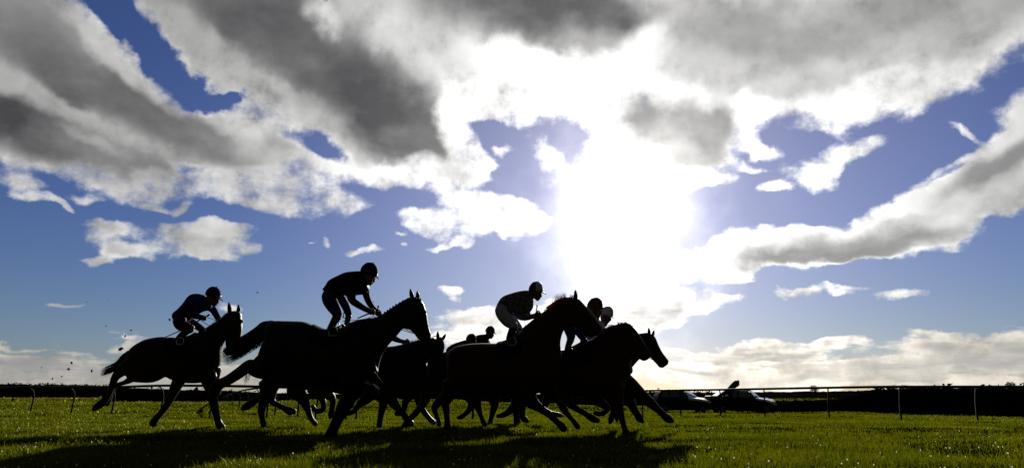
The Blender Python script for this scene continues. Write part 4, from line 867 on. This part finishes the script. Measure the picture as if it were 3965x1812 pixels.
def rider(label, F, Y, cap, silk, breech, hd, torso, arms, legs, hands, voxel=.009, group='jockeys in racing silks', visor=1.62, extra=None):
    cx, cy, Rh, tilt = hd
    Lh = head_parts(F, cx, cy, Rh, tilt, Y)
    t0 = F(torso[0][0], torso[0][1]); Yc = Y(t0[0]) if callable(Y) else Y
    seat = P(t0[0], t0[1] + 25, Yc)
    o = empty('person', seat, label, 'person', group)
    def prof(g, pr, sc=1.0):
        out = []
        for a in pr:
            (tx, ty), (bx, by) = Lh(a[0], a[1]), Lh(a[2], a[3]); out.append((tx, ty, bx, by, a[4] * sc))
        profile(g, F, out, Y, 0, 16, 3)
    yy = Yc; u = Rh / F.s * pscale(P(*F(cx, cy), yy))      # metres per helmet radius
    # body: head with face, neck, trunk, arms, legs in one skin
    g = Geo()
    prof(g, [(.55, -.60, -.62, -.55, .55 * u), (.80, -.05, -.82, 0, .72 * u), (.86, .35, -.80, .35, .72 * u), (.80, .62, -.72, .65, .66 * u), (.84, .95, -.50, .95, .60 * u), (.80, 1.25, -.15, 1.20, .48 * u), (.66, 1.52, .12, 1.42, .34 * u), (.52, 1.64, .30, 1.55, .18 * u)])
    def bump(x, y, r, w=1.0, dy=0.0):
        p = P(*F(*Lh(x, y)), yy + dy); ellipsoid(g, p, r * u, r * u * w, r * u)
    bump(.90, .62, .13); bump(.93, .80, .15, .8); bump(1.00, .90, .13, .9); bump(.84, 1.12, .13, 1.3); bump(.86, 1.24, .12, 1.3); bump(.68, 1.48, .18, 1.1)
    for s in (-1, 1):
        bump(.70, .66, .15, .8, s * .38 * u); bump(-.12, .72, .20, .35, s * .70 * u)
    n0 = Lh(-.30, .75); n1 = torso[-1]
    stroke(g, F, [(n0[0], n0[1], Rh * .52), ((n0[0] + (n1[0] + n1[2]) / 2) / 2, (n0[1] + (n1[1] + n1[3]) / 2) / 2, Rh * .50), ((n1[0] + n1[2]) / 2, (n1[1] + n1[3]) / 2, Rh * .55)], Y)
    profile(g, F, [(a[0] * .9 + a[2] * .1, a[1] * .9 + a[3] * .1, a[2] * .9 + a[0] * .1, a[3] * .9 + a[1] * .1, a[4] * .85) for a in torso], Y)
    for pts, dy in arms: stroke(g, F, [(x, y, r * .8) for x, y, r in pts], Y, dy)
    for th, sh, dy in legs: stroke(g, F, [(x, y, r * .85) for x, y, r in th] + [(x, y, r * .8) for x, y, r in sh[1:]], Y, dy)
    for x, y, dy in hands: hand(g, F, x, y, Y, dy)
    fuse('body', g, M['skin'], o, voxel * .8, 2)
    # silks
    g = Geo(); profile(g, F, torso, Y)
    for pts, dy in arms: stroke(g, F, pts[:-1] + [(pts[-1][0] * .85 + pts[-2][0] * .15, pts[-1][1] * .85 + pts[-2][1] * .15, pts[-1][2])], Y, dy)
    fuse('silks', g, M[silk], o, voxel, 3)
    g = Geo(); a = torso[0]; b = torso[1]
    profile(g, F, [(a[0], a[1], a[2], a[3], a[4] * 1.02), ((a[0] + b[0]) / 2, (a[1] + b[1]) / 2, (a[2] + b[2]) / 2, (a[3] + b[3]) / 2, a[4] * 1.0)], Y)
    for th, sh, dy in legs: stroke(g, F, th, Y, dy)
    fuse('breeches', g, M[breech], o, voxel, 3)
    for th, sh, dy in legs:
        g = Geo(); stroke(g, F, sh, Y, dy)
        fx, fy, fr = sh[-1]; stroke(g, F, [(fx - fr * .5, fy + fr * .1, fr * .8), (fx + fr * .9, fy + fr * .5, fr * .75), (fx + fr * 2.3, fy + fr * .6, fr * .5)], Y, dy)
        fuse('boot', g, M['boot'], o, voxel, 2)
    # helmet with silk cap, peak, button and chin strap
    g = Geo()
    prof(g, [(.30, -.99, -.30, -.97, .35 * u), (.72, -.72, -.72, -.70, .74 * u), (.97, -.20, -.99, -.15, .93 * u), (1.03, .18, -1.03, .25, .95 * u), (.98, .38, -.98, .52, .90 * u), (.6, .42, -.9, .62, .80 * u)])
    hm = fuse('helmet', g, M[cap], o, voxel * .8, 2)
    g = Geo(); pk = []
    for i in range(9):
        a = -1.15 + 2.3 * i / 8
        pin = Lh(.92 * math.cos(a), .26); po = Lh(.80 + (visor - .80) * math.cos(a * .72) ** .7, .34 + .10 * math.cos(a))
        pk.append((P(*F(*pin), yy + .80 * u * math.sin(a)), P(*F(*po), yy + .86 * u * math.sin(a * .9))))
    v = []; 
    for a, b in pk: v += [a + Vector((0, 0, .16 * u)), b + Vector((0, 0, .05 * u)), b - Vector((0, 0, .07 * u)), a - Vector((0, 0, .10 * u))]
    fc = []
    for i in range(8):
        for k in range(4): fc.append((i * 4 + k, i * 4 + (k + 1) % 4, (i + 1) * 4 + (k + 1) % 4, (i + 1) * 4 + k))
    fc += [(3, 2, 1, 0), (32, 33, 34, 35)]
    g.add(v, fc); link('peak', g, M[cap], hm)
    g = Geo(); ellipsoid(g, P(*F(*Lh(0, -1.03)), yy), .11 * u, .11 * u, .07 * u, n=10); link('button', g, M[cap], hm)
    g = Geo()
    for s in (-1, 1): tube(g, [P(*F(*Lh(.1, .4)), yy + s * .78 * u), P(*F(*Lh(.30, 1.0)), yy + s * .58 * u), P(*F(*Lh(.50, 1.66)), yy + s * .1 * u)], [.05 * u] * 3, 6, 3)
    link('chin_strap', g, M['strap'], o)
    g = Geo(); pts = [P(*F(*Lh(.55 + .50 * math.cos(a), .02)), yy + .95 * u * math.sin(a)) for a in [-1.3 + 2.6 * i / 8 for i in range(9)]]
    tube(g, pts, [.09 * u] * 9, 8, 2); link('goggles', g, M['goggle'], o)
    return o
def whip(label, F, pts, Y, dy):
    g = Geo(); stroke(g, F, pts, Y, dy, 8, 3)
    o = link('whip', g, M['whip'], None, origin=P(*F(pts[0][0], pts[0][1]), (Y(F(pts[0][0], 0)[0]) if callable(Y) else Y) + dy))
    tag(o, label, 'whip', 'riding whips held by the jockeys')

rider('jockey on the rear left horse in dark silks, blue cap with red front, plum breeches', Q1, Y1, 'cap_blue', 'navy', 'purple', (1952, 190, 112, 22),
 [(1325, 560, 1480, 700, .13), (1335, 500, 1560, 600, .17), (1410, 432, 1620, 545, .17), (1500, 338, 1680, 510, .18), (1600, 215, 1770, 462, .20), (1720, 190, 1860, 440, .19), (1815, 212, 1920, 385, .13)],
 [([(1640, 330, 95), (1600, 460, 72), (1650, 525, 52), (1735, 548, 42), (1790, 560, 36)], -.20), ([(1850, 380, 60), (1935, 430, 55), (1975, 490, 52), (2020, 570, 44), (2045, 620, 38)], .18)],
 [([(1420, 590, 100), (1440, 665, 92), (1560, 720, 76), (1600, 735, 66)], [(1575, 740, 55), (1490, 800, 56), (1420, 860, 46), (1385, 915, 44)], -.24),
  ([(1500, 600, 90), (1620, 640, 60), (1720, 705, 55), (1790, 760, 50)], [(1790, 760, 48), (1720, 850, 48), (1660, 920, 40), (1650, 960, 38)], .22)],
 [(1790, 570, -.20), (2035, 625, .18)])
whip('long whip slanting up through the hand of the rear left jockey', Q1, [(1200, 860, 7), (1460, 745, 9), (1700, 612, 11), (1810, 555, 12), (1870, 520, 16), (1884, 510, 15)], Y1, -.24)

rider('jockey standing tall in the stirrups on the big dark horse, black silks and cap', Q4, Y2, 'cap_black', 'black_cloth', 'navy', (925, 196, 130, 24),
 [(205, 480, 345, 640, .14), (260, 420, 380, 610, .17), (310, 345, 440, 590, .18), (420, 285, 500, 575, .18), (560, 225, 610, 572, .20), (700, 208, 740, 565, .21), (795, 205, 850, 545, .19), (850, 235, 915, 480, .13)],
 [([(650, 480, 90), (640, 590, 72), (665, 660, 58), (740, 715, 54), (840, 775, 46), (930, 820, 42)], -.20), ([(850, 440, 75), (870, 560, 55), (905, 660, 50), (955, 745, 44), (1020, 815, 38), (1045, 845, 34)], .18)],
 [([(270, 560, 95), (300, 640, 110), (355, 740, 102), (410, 830, 84), (428, 890, 76)], [(425, 900, 74), (385, 960, 62), (350, 1030, 58), (325, 1090, 62), (320, 1130, 60)], -.30),
  ([(430, 560, 75), (480, 620, 66), (540, 720, 66), (585, 820, 58), (600, 880, 52)], [(600, 885, 50), (585, 950, 46), (570, 1010, 42), (565, 1060, 40)], .28)],
 [(945, 832, -.20), (1050, 855, .18)], visor=1.46)
whip('short whip with a knobbed end upright in the fist of the tall standing jockey', Q4, [(740, 928, 9), (930, 850, 12), (1000, 858, 10), (1040, 850, 10), (1048, 800, 10), (1056, 760, 11), (1058, 746, 18), (1058, 738, 14)], Y2, .15)

rider('jockey above the chestnut in checked silks, pale breeches and a half pale cap', C_, Y4, 'cap_halves', 'check', 'white_cloth', (861, 122, 49, 14),
 [(578, 250, 640, 300, .13), (600, 215, 668, 305, .17), (626, 180, 700, 312, .18), (680, 158, 740, 325, .19), (740, 142, 790, 315, .21), (795, 136, 838, 265, .18), (822, 150, 845, 225, .12)] if False else
 [(576, 262, 640, 305, .13), (596, 216, 664, 300, .16), (626, 180, 696, 306, .17), (680, 158, 742, 322, .18), (740, 142, 792, 312, .20), (792, 136, 838, 262, .18), (815, 140, 845, 215, .13)],
 [([(740, 285, 40), (745, 318, 24), (790, 327, 20), (840, 315, 18), (866, 305, 15)], -.19), ([(800, 270, 26), (800, 310, 20), (850, 318, 16), (880, 318, 13)], .18)],
 [([(612, 262, 43), (625, 300, 45), (660, 345, 44), (695, 375, 36), (706, 392, 32)], [(705, 396, 31), (690, 425, 27), (678, 460, 26), (676, 485, 27)], -.30),
  ([(660, 290, 30), (700, 330, 22), (735, 375, 20), (750, 400, 19)], [(750, 402, 18), (735, 440, 18), (728, 475, 17)], .28)],
 [(868, 303, -.19), (884, 318, .18)])
whip('whip with a flared end held upright by the checked jockey', C_, [(858, 318, 3), (862, 290, 3.4), (866, 262, 3.8), (868, 248, 4.5), (869, 240, 7)], Y4, -.24)

rider('jockey in a large brown cap on the leading near horse, pale blue silks', R4, Y5, 'cap_brown', 'bluewhite', 'navy', (818, 330, 122, 14),
 [(330, 640, 460, 740, .13), (380, 560, 540, 680, .17), (470, 510, 620, 660, .18), (600, 480, 700, 660, .20), (720, 470, 800, 670, .19), (790, 475, 860, 640, .12)],
 [([(780, 570, 80), (860, 610, 60), (890, 680, 46), (900, 740, 36)], -.18), ([(760, 580, 70), (840, 660, 50), (900, 700, 40), (930, 760, 34)], .18)],
 [([(400, 640, 84), (420, 710, 86), (440, 780, 76), (440, 850, 62)], [(440, 855, 60), (410, 930, 50), (390, 1000, 48)], -.26),
  ([(480, 640, 66), (540, 720, 62), (600, 800, 56), (640, 850, 50)], [(640, 850, 48), (620, 930, 46), (610, 980, 40)], .24)],
 [(905, 750, -.18), (935, 765, .18)], visor=1.20)
rider('jockey in a pale strapped cap riding the furthest forward horse, face towards the ground', R4, Y6, 'cap_grey', 'bluewhite', 'white_cloth', (1004, 440, 98, 24),
 [(620, 640, 700, 760, .13), (680, 590, 760, 740, .17), (760, 560, 830, 730, .18), (830, 560, 890, 720, .19), (900, 570, 950, 700, .17), (940, 590, 970, 670, .10)],
 [([(900, 640, 60), (935, 690, 44), (930, 760, 36), (970, 820, 30)], -.16), ([(910, 640, 50), (950, 720, 40), (990, 810, 30)], .16)],
 [([(700, 720, 80), (740, 800, 70), (800, 880, 56)], [(800, 885, 50), (780, 960, 44), (770, 1000, 40)], -.24), ([(720, 720, 70), (780, 800, 60), (830, 870, 50)], [(830, 870, 46), (810, 960, 40)], .24)],
 [(975, 828, -.16), (995, 818, .16)], visor=1.30)

rider('jockey crouched low left of the upright far rider, purple and pale sleeve, rounded black cap', R1, Y7, 'cap_black', 'purple', 'white_cloth', (1540, 82, 78, 20),
 [(1150, 250, 1170, 420, .12), (1190, 205, 1230, 440, .16), (1260, 165, 1310, 420, .18), (1340, 135, 1400, 390, .19), (1420, 110, 1480, 340, .19), (1470, 100, 1530, 280, .12)],
 [([(1440, 240, 66), (1500, 330, 46), (1580, 330, 34), (1640, 300, 28)], -.18), ([(1450, 240, 60), (1540, 320, 40), (1640, 320, 28)], .18)],
 [([(1210, 330, 90), (1290, 400, 76), (1380, 460, 56)], [(1380, 460, 50), (1320, 540, 44), (1290, 600, 40)], -.26), ([(1220, 330, 80), (1300, 400, 66), (1380, 460, 50)], [(1380, 460, 44), (1320, 540, 40)], .26)],
 [(1648, 300, -.18), (1650, 322, .18)])
rider('far jockey seen from the chest up between crouched rider and checked jockey, dark cap', C_, Y8, 'cap_black', 'black_cloth', 'navy', (540, 416, 33, 16),
 [(400, 510, 420, 560, .12), (420, 470, 450, 570, .16), (445, 450, 480, 570, .18), (475, 443, 520, 550, .19), (505, 440, 535, 500, .13)],
 [([(500, 490, 26), (520, 530, 20), (560, 535, 15), (590, 525, 12)], -.18), ([(510, 490, 24), (540, 530, 17), (590, 530, 12)], .18)],
 [([(430, 540, 34), (470, 570, 28), (510, 590, 22)], [(510, 592, 20), (485, 620, 17), (475, 650, 15)], -.26), ([(430, 540, 30), (470, 570, 26), (510, 590, 20)], [(510, 592, 18), (485, 620, 15)], .26)],
 [(594, 526, -.18), (594, 531, .18)])
rider('jockey almost hidden behind the neck of the tall dark horse, only a gloved arm showing', SRC, Y3, 'cap_black', 'black_cloth', 'navy', (1545, 1248, 20, 24),
 [(1418, 1300, 1425, 1345, .12), (1432, 1285, 1450, 1348, .16), (1455, 1272, 1478, 1340, .18), (1485, 1262, 1505, 1320, .19), (1515, 1256, 1535, 1295, .12)],
 [([(1505, 1290, 16), (1525, 1306, 11), (1548, 1318, 8), (1570, 1322, 6)], -.18), ([(1500, 1290, 14), (1520, 1310, 10), (1560, 1325, 7)], .18)],
 [([(1430, 1330, 20), (1460, 1350, 18), (1485, 1362, 14)], [(1485, 1362, 12), (1468, 1385, 11), (1460, 1400, 10)], -.26), ([(1430, 1330, 18), (1460, 1350, 16), (1485, 1362, 13)], [(1485, 1362, 11), (1468, 1385, 10)], .26)],
 [(1574, 1323, -.18), (1564, 1327, .18)])

# ------------------------------------------------------------------ parked vehicles
def vehicle(kind, label, cat, F, Y, side, glass, wheels, width, paint, rear_red, hood=None):
    """side: outline of the body seen from the side; glass: list of window outlines; wheels: (x, y, r)"""
    xs = [p[0] for p in side]; c = P(*F((min(xs) + max(xs)) / 2, 540), Y)
    o = empty(kind, (c.x, Y + width / 2, c.z), label, cat)
    def W(x, y, d=0.0): return P(*F(x, y), Y + d)
    # body shell: outline swept across the width, narrowing towards the roof and rounded at both flanks
    ys = [p[1] for p in side]; top, bot = min(ys), max(ys); belt = glass[0][0][1] if glass else top
    g = Geo(); secs = [(0.0, .93, 6), (.04, .985, 2), (.12, 1.0, 0), (.88, 1.0, 0), (.96, .985, 2), (1.0, .93, 6)]
    cx = (min(xs) + max(xs)) / 2; cy = (top + bot) / 2; rings = []
    for t, sc, ins in secs:
        ring = []
        for x, y in side:
            hi = max(0.0, (side_belt - y) / max(1e-6, side_belt - top)) if (side_belt := 322) else 0
            d = t * width; d += (0.5 - t) * 2 * .16 * hi * (1 if True else 0)
            q = W(cx + (x - cx) * sc, cy + (y - cy) * (sc if y < cy else 1.0 * (.97 + .03 * sc)), 0)
            ring.append(np.array([q.x, Y + d, q.z]))
        rings.append(ring)
    rings_to_geo(g, rings, 0); link('body', g, paint, o, smooth=False)
    for poly in glass:
        for far in (0, 1):
            g = Geo(); n = len(poly); V = []
            for k, e in ((0, -.012), (1, .02)):
                for x, y in poly:
                    hi = max(0.0, (322 - y) / max(1e-6, 322 - top)); q = W(x, y)
                    d = .16 * hi + e if not far else width - .16 * hi - e
                    V.append((q.x, Y + d, q.z))
            g.add(V, [tuple(range(n)), tuple(range(n, 2 * n))] + [(i, (i + 1) % n, n + (i + 1) % n, n + i) for i in range(n)])
            link('window', g, M['glass'], o, smooth=False)
    for x, y, r in wheels:
        for d in (.10, width - .10):
            q = W(x, y); rm = r / F.s * pscale(q); g = Geo()
            prof_ = [(-.10, .80), (-.11, .95), (-.07, 1.0), (.07, 1.0), (.11, .95), (.10, .80)]
            rings = [[np.array([q.x + rm * k * math.cos(a), Y + d + t, q.z + rm * k * math.sin(a)]) for a in [2 * math.pi * i / 24 for i in range(24)]] for t, k in prof_]
            rings_to_geo(g, rings, 0); w = link('wheel', g, M['tyre'], o)
            g = Geo(); s = -1 if d < .5 * width else 1
            rings = [[np.array([q.x + rm * k * math.cos(a), Y + d + s * t, q.z + rm * k * math.sin(a)]) for a in [2 * math.pi * i / 20 for i in range(20)]] for t, k in ((.03, .72), (.105, .70), (.112, .60), (.08, .55), (.085, .25), (.11, .18), (.11, .02))]
            rings_to_geo(g, rings, 0); link('rim', g, M['rim'], w)
    return o, W
def panel(o, name, m, W, pts, d0, d1, Y):
    g = Geo(); n = len(pts); V = []
    for d in (d0, d1):
        for x, y in pts: q = W(x, y); V.append((q.x, Y + d, q.z))
    g.add(V, [tuple(range(n)), tuple(range(2 * n - 1, n - 1, -1))] + [(i, n + i, n + (i + 1) % n, (i + 1) % n) for i in range(n)])
    return link(name, g, m, o, smooth=False)
YC = 43.5; WD = 1.62
def surf(o, name, m, pts, th=.02):
    """a thin curved sheet through (x, y, depth into the car)"""
    g = Geo(); n = len(pts); V = [P(*CF(x, y), YC + d) + Vector((0, -.02, .012)) for x, y, d in pts]; V += [v - Vector((0, 0, th)) for v in V]
    g.add(V, [tuple(range(n)), tuple(range(2 * n - 1, n - 1, -1))] + [(i, n + i, n + (i + 1) % n, (i + 1) % n) for i in range(n)])
    return link(name, g, m, o, smooth=False)
o, W = vehicle('parked_car', 'dark estate car with a red tail lamp parked behind the rail', 'car', CF, YC,
 [(528, 430), (530, 340), (540, 300), (575, 238), (620, 228), (780, 224), (905, 228), (925, 236), (985, 330), (1112, 342), (1180, 354), (1250, 370), (1288, 386), (1306, 412), (1308, 470), (1290, 498), (1200, 505), (700, 505), (560, 498)],
 [[(592, 322), (600, 262), (625, 244), (700, 242), (705, 322)], [(722, 322), (722, 242), (850, 240), (852, 322)], [(868, 322), (868, 240), (905, 240), (955, 322)]],
 [(645, 492, 46), (1195, 492, 46)], WD, M['paint_dark'], True)
surf(o, 'windscreen', M['screen'], [(925, 238, -.02), (990, 234, 1.3), (1112, 322, 1.3), (985, 330, -.02)], .05)  # pale metallic tone stands in for sky reflected in the glass
surf(o, 'bonnet', M['paint_sheen'], [(985, 333, -.02), (1112, 322, 1.3), (1185, 328, 1.3), (1250, 346, 1.3), (1290, 370, 1.3), (1288, 388, -.02), (1250, 372, -.02), (1180, 356, -.02), (1112, 344, -.02)], .12)  # paler than the body: sheen of the sky painted on
panel(o, 'tail_lamp', M['red_lens'], W, [(533, 330), (556, 262), (572, 240), (580, 246), (560, 290), (548, 335)], -.02, .16, YC)
panel(o, 'headlamp', M['clear_lens'], W, [(1262, 372), (1296, 376), (1300, 402), (1270, 398)], -.01, .30, YC)
panel(o, 'bumper', M['trim'], W, [(1288, 425), (1318, 430), (1318, 480), (1280, 498)], .02, WD - .02, YC)
panel(o, 'door_mirror', M['trim'], W, [(940, 300), (964, 302), (962, 322), (940, 320)], -.16, .02, YC)
o, W = vehicle('pickup_truck', 'dark pickup with its load bed open at the rear, parked right of the estate car', 'truck', CF, YC,
 [(1300, 430), (1298, 305), (1310, 298), (1410, 300), (1560, 306), (1590, 250), (1615, 226), (1700, 220), (1835, 224), (1850, 234), (1935, 330), (1990, 342), (2090, 356), (2150, 376), (2200, 400), (2232, 425), (2234, 470), (2215, 500), (2150, 506), (1500, 506), (1320, 500)],
 [[(1612, 322), (1605, 262), (1632, 238), (1675, 236), (1680, 322)], [(1700, 322), (1700, 236), (1832, 238), (1900, 322)]],
 [(1470, 494, 50), (2085, 494, 50)], WD, M['paint_dark'], False)
surf(o, 'windscreen', M['screen'], [(1850, 236, -.02), (1880, 230, 1.3), (1995, 326, 1.3), (1935, 330, -.02)], .05)  # reflected sky put into the pale screen colour
surf(o, 'roof_sheen', M['paint_sheen'], [(1622, 230, .08), (1700, 220, .16), (1850, 222, .16), (1868, 229, .14), (1845, 233, .06), (1700, 228, .06)])  # pale strip laid on for the light along the roof
surf(o, 'bonnet', M['paint_sheen'], [(1936, 333, -.02), (1995, 326, 1.3), (2090, 331, 1.3), (2180, 350, 1.3), (2216, 384, 1.3), (2200, 403, -.02), (2150, 379, -.02), (2090, 359, -.02), (1990, 345, -.02)], .12)  # bonnet sheen painted in with the paler coat
panel(o, 'headlamp', M['clear_lens'], W, [(2180, 378), (2210, 386), (2222, 408), (2190, 404)], -.01, .30, YC)
panel(o, 'bumper', M['paint_sheen'], W, [(2190, 412), (2240, 416), (2240, 430), (2196, 430)], -.02, WD + .02, YC)
panel(o, 'rear_screen', M['glass'], W, [(1400, 300), (1500, 228), (1508, 232), (1412, 306)], .25, WD - .25, YC)
panel(o, 'door_mirror', M['trim'], W, [(1925, 300), (1952, 302), (1950, 324), (1925, 322)], -.16, .02, YC)
g = Geo(); rr = random.Random(5)
def Wb(x, y): return P(*CF(x, y), YC + .7)
tube(g, [Wb(1420, 330), Wb(1540, 225), Wb(1610, 165), Wb(1668, 120), Wb(1684, 108)], [.12, .13, .19, .21, .12], 9, 3)
for k in range(12): 
    b = Wb(1660 + rr.uniform(-16, 18), 128 + rr.uniform(-12, 16)); t = b + Vector((rr.uniform(.04, .18), rr.uniform(-.1, .1), rr.uniform(.04, .22)))
    tube(g, [b, (b + t) / 2, t], [.07, .05, .01], 5, 1)
o = link('broken_log', g, M['bark'], None, origin=Wb(1420, 330)); tag(o, 'broken tree trunk with a splintered top sticking up from the pickup bed', 'log')

# ------------------------------------------------------------------ flying clods of turf
def clod(label, F, x, y, r, Y, sx=1.0, blades=6, seed=0):
    rr = np.random.default_rng(seed); c = np.array(P(*F(x, y), Y)); rm = .82 * r / F.s * pscale(P(*F(x, y), Y)); g = Geo()
    n = 9; m = 6; pr = rr.uniform(.55, 1.15, (m, n)); v = []
    ax = rr.normal(size=3); ang = rr.uniform(0, 3)
    Rm = np.array(Matrix.Rotation(ang, 3, 'Y'))
    for i in range(m):
        th = math.pi * (i + .7) / (m + .4)
        for j in range(n):
            a = 2 * math.pi * j / n; k = pr[i, j]
            v.append(c + Rm @ (np.array([sx * math.sin(th) * math.cos(a), .7 * math.sin(th) * math.sin(a), .75 * math.cos(th)]) * rm * k))
    f = [(i * n + j, i * n + (j + 1) % n, (i + 1) * n + (j + 1) % n, (i + 1) * n + j) for i in range(m - 1) for j in range(n)]
    f += [tuple(range(n))[::-1], tuple(range((m - 1) * n, m * n))]
    g.add(v, f)
    for k in range(blades):
        d = Rm @ np.array([rr.uniform(-1, 1) * sx, rr.uniform(-.4, .4), rr.uniform(-1, 1)]); d /= np.linalg.norm(d)
        w = np.cross(d, rr.normal(size=3)); w /= np.linalg.norm(w)
        b = c + d * rm * .5; t = c + d * rm * rr.uniform(1.3, 2.2)
        g.add([b - w * rm * .12, b + w * rm * .12, t], [(0, 1, 2)])
    o = link('turf_clod', g, M['soil'], None, smooth=False, origin=tuple(c)); tag(o, label, 'clod', 'clods of turf thrown up behind the horses')
CL = [('largest flying clod, ragged, above the rump of the rear left horse', A_, 303, 543, 21, 1.2, 12), ('small upright clod high left of the largest one', A_, 202, 383, 7, .7, 4),
 ('thin slanting clod nearest above the largest one', A_, 375, 414, 8, 1.3, 4), ('flat pair of crumbs joined in one clod just above the largest', A_, 334, 453, 8, 1.7, 5),
 ('thin flying clod beside the back of the rear left jockey', A_, 647, 340, 9, 1.8, 4), ('slanting clod highest of all, between the two left jockeys', A_, 1262, 150, 10, .5, 4),
 ('curled clod low over the left hedge close to the tail of the rear horse', LF, 703, 70, 12, 1.4, 8), ('clod with a hollow side over the left hedge, upper of two', LF, 549, 8, 12, 1.2, 8),
 ('round dark clod over the left hedge, lower of two', LF, 527, 56, 15, 1.0, 10), ('upright clod closest above the left hedge line', LF, 402, 130, 11, .8, 7),
 ('small clod right of the upright one above the hedge line', LF, 474, 112, 9, 1.0, 6), ('thin slanting clod leftmost above the hedge', LF, 320, 45, 8, .6, 4),
 ('tiny crumb highest on the far left', A_, 72, 215, 5, .6, 2), ('tiny crumb left of the rear jockey and level with his cap', A_, 210, 196, 3.5, 1, 2), ('tiny crumb beside the whip hand of the tall jockey', Q4, 984, 669, 10, 1.2, 2),
 ('small clod hanging over the grass below the left hedge', LF, 100, 290, 16, 1.3, 6), ('clod bouncing in the grass between the legs of the rear left horse', LF, 1545, 378, 20, 1.3, 8)]
for i, (lb, F, x, y, r, sx, bl) in enumerate(CL): clod(lb, F, x, y, r, 11.8 if i < 15 else 13.0, sx, bl, 40 + i)

# ------------------------------------------------------------------ white beads standing in for glints in the near grass
def dew_glints():
    m = bpy.data.materials.new('glint_bead'); m.use_nodes = True; nt = m.node_tree; nt.nodes.clear()
    d = nt.nodes.new('ShaderNodeBsdfDiffuse'); t = nt.nodes.new('ShaderNodeBsdfTranslucent'); a = nt.nodes.new('ShaderNodeMixShader'); a.inputs[0].default_value = .7
    for n in (d, t): n.inputs[0].default_value = (.95, .95, .95, 1)  # plain white colour stands in for the glints
    o = nt.nodes.new('ShaderNodeOutputMaterial'); nt.links.new(d.outputs[0], a.inputs[1]); nt.links.new(t.outputs[0], a.inputs[2]); nt.links.new(a.outputs[0], o.inputs[0])
    g = Geo(); r = random.Random(9)
    for i in range(430):
        y = 4.6 + 7.5 * r.random() ** 1.7; x = r.uniform(-.82, .82) * y; z = gz1(x, y) + r.uniform(.025, .05); s = r.uniform(.0022, .0062)
        ellipsoid(g, (x, y, z), s, s, s * 1.2, n=6)
    ob = link('dew_glints', g, m, None); tag(ob, 'white beads standing in for glints in the near wet grass', 'dew_glints', kind='stuff')
dew_glints()

# ------------------------------------------------------------------ stirrups hanging from the four nearest saddles
def stirrup(parent, F, x, y, Y, dy, k=.062):
    yy = (Y(F(x, y)[0]) if callable(Y) else Y) + dy; c = P(*F(x, y), yy); g = Geo()
    tube(g, [c + Vector((k * math.cos(a), 0, k * math.sin(a) * 1.1)) for a in [math.pi * (-.28 + 1.56 * i / 12) for i in range(13)]], [.007] * 13, 6, 1)
    b = c + Vector((0, 0, -k * .85)); box(g, b, k * 1.5, .05, .012)
    tube(g, [c + Vector((0, .0, k)), c + Vector((.02, .03, k + .35))], [.008, .008], 6, 1)
    link('stirrup', g, M['metal'], parent)
hs = [o for o in bpy.data.objects if o.get('category') == 'horse']
def hfind(t): return [o for o in hs if t in o['label']][0]
stirrup(hfind('tall almost black'), Q4, 510, 985, Y2, .30)
stirrup(hfind('tall almost black'), Q4, 360, 1140, Y2, -.33)
stirrup(hfind('dark bay racehorse at the rear'), Q1, 1430, 925, Y1, -.28)
stirrup(hfind('dark chestnut racehorse'), C_, 690, 492, Y4, -.33)
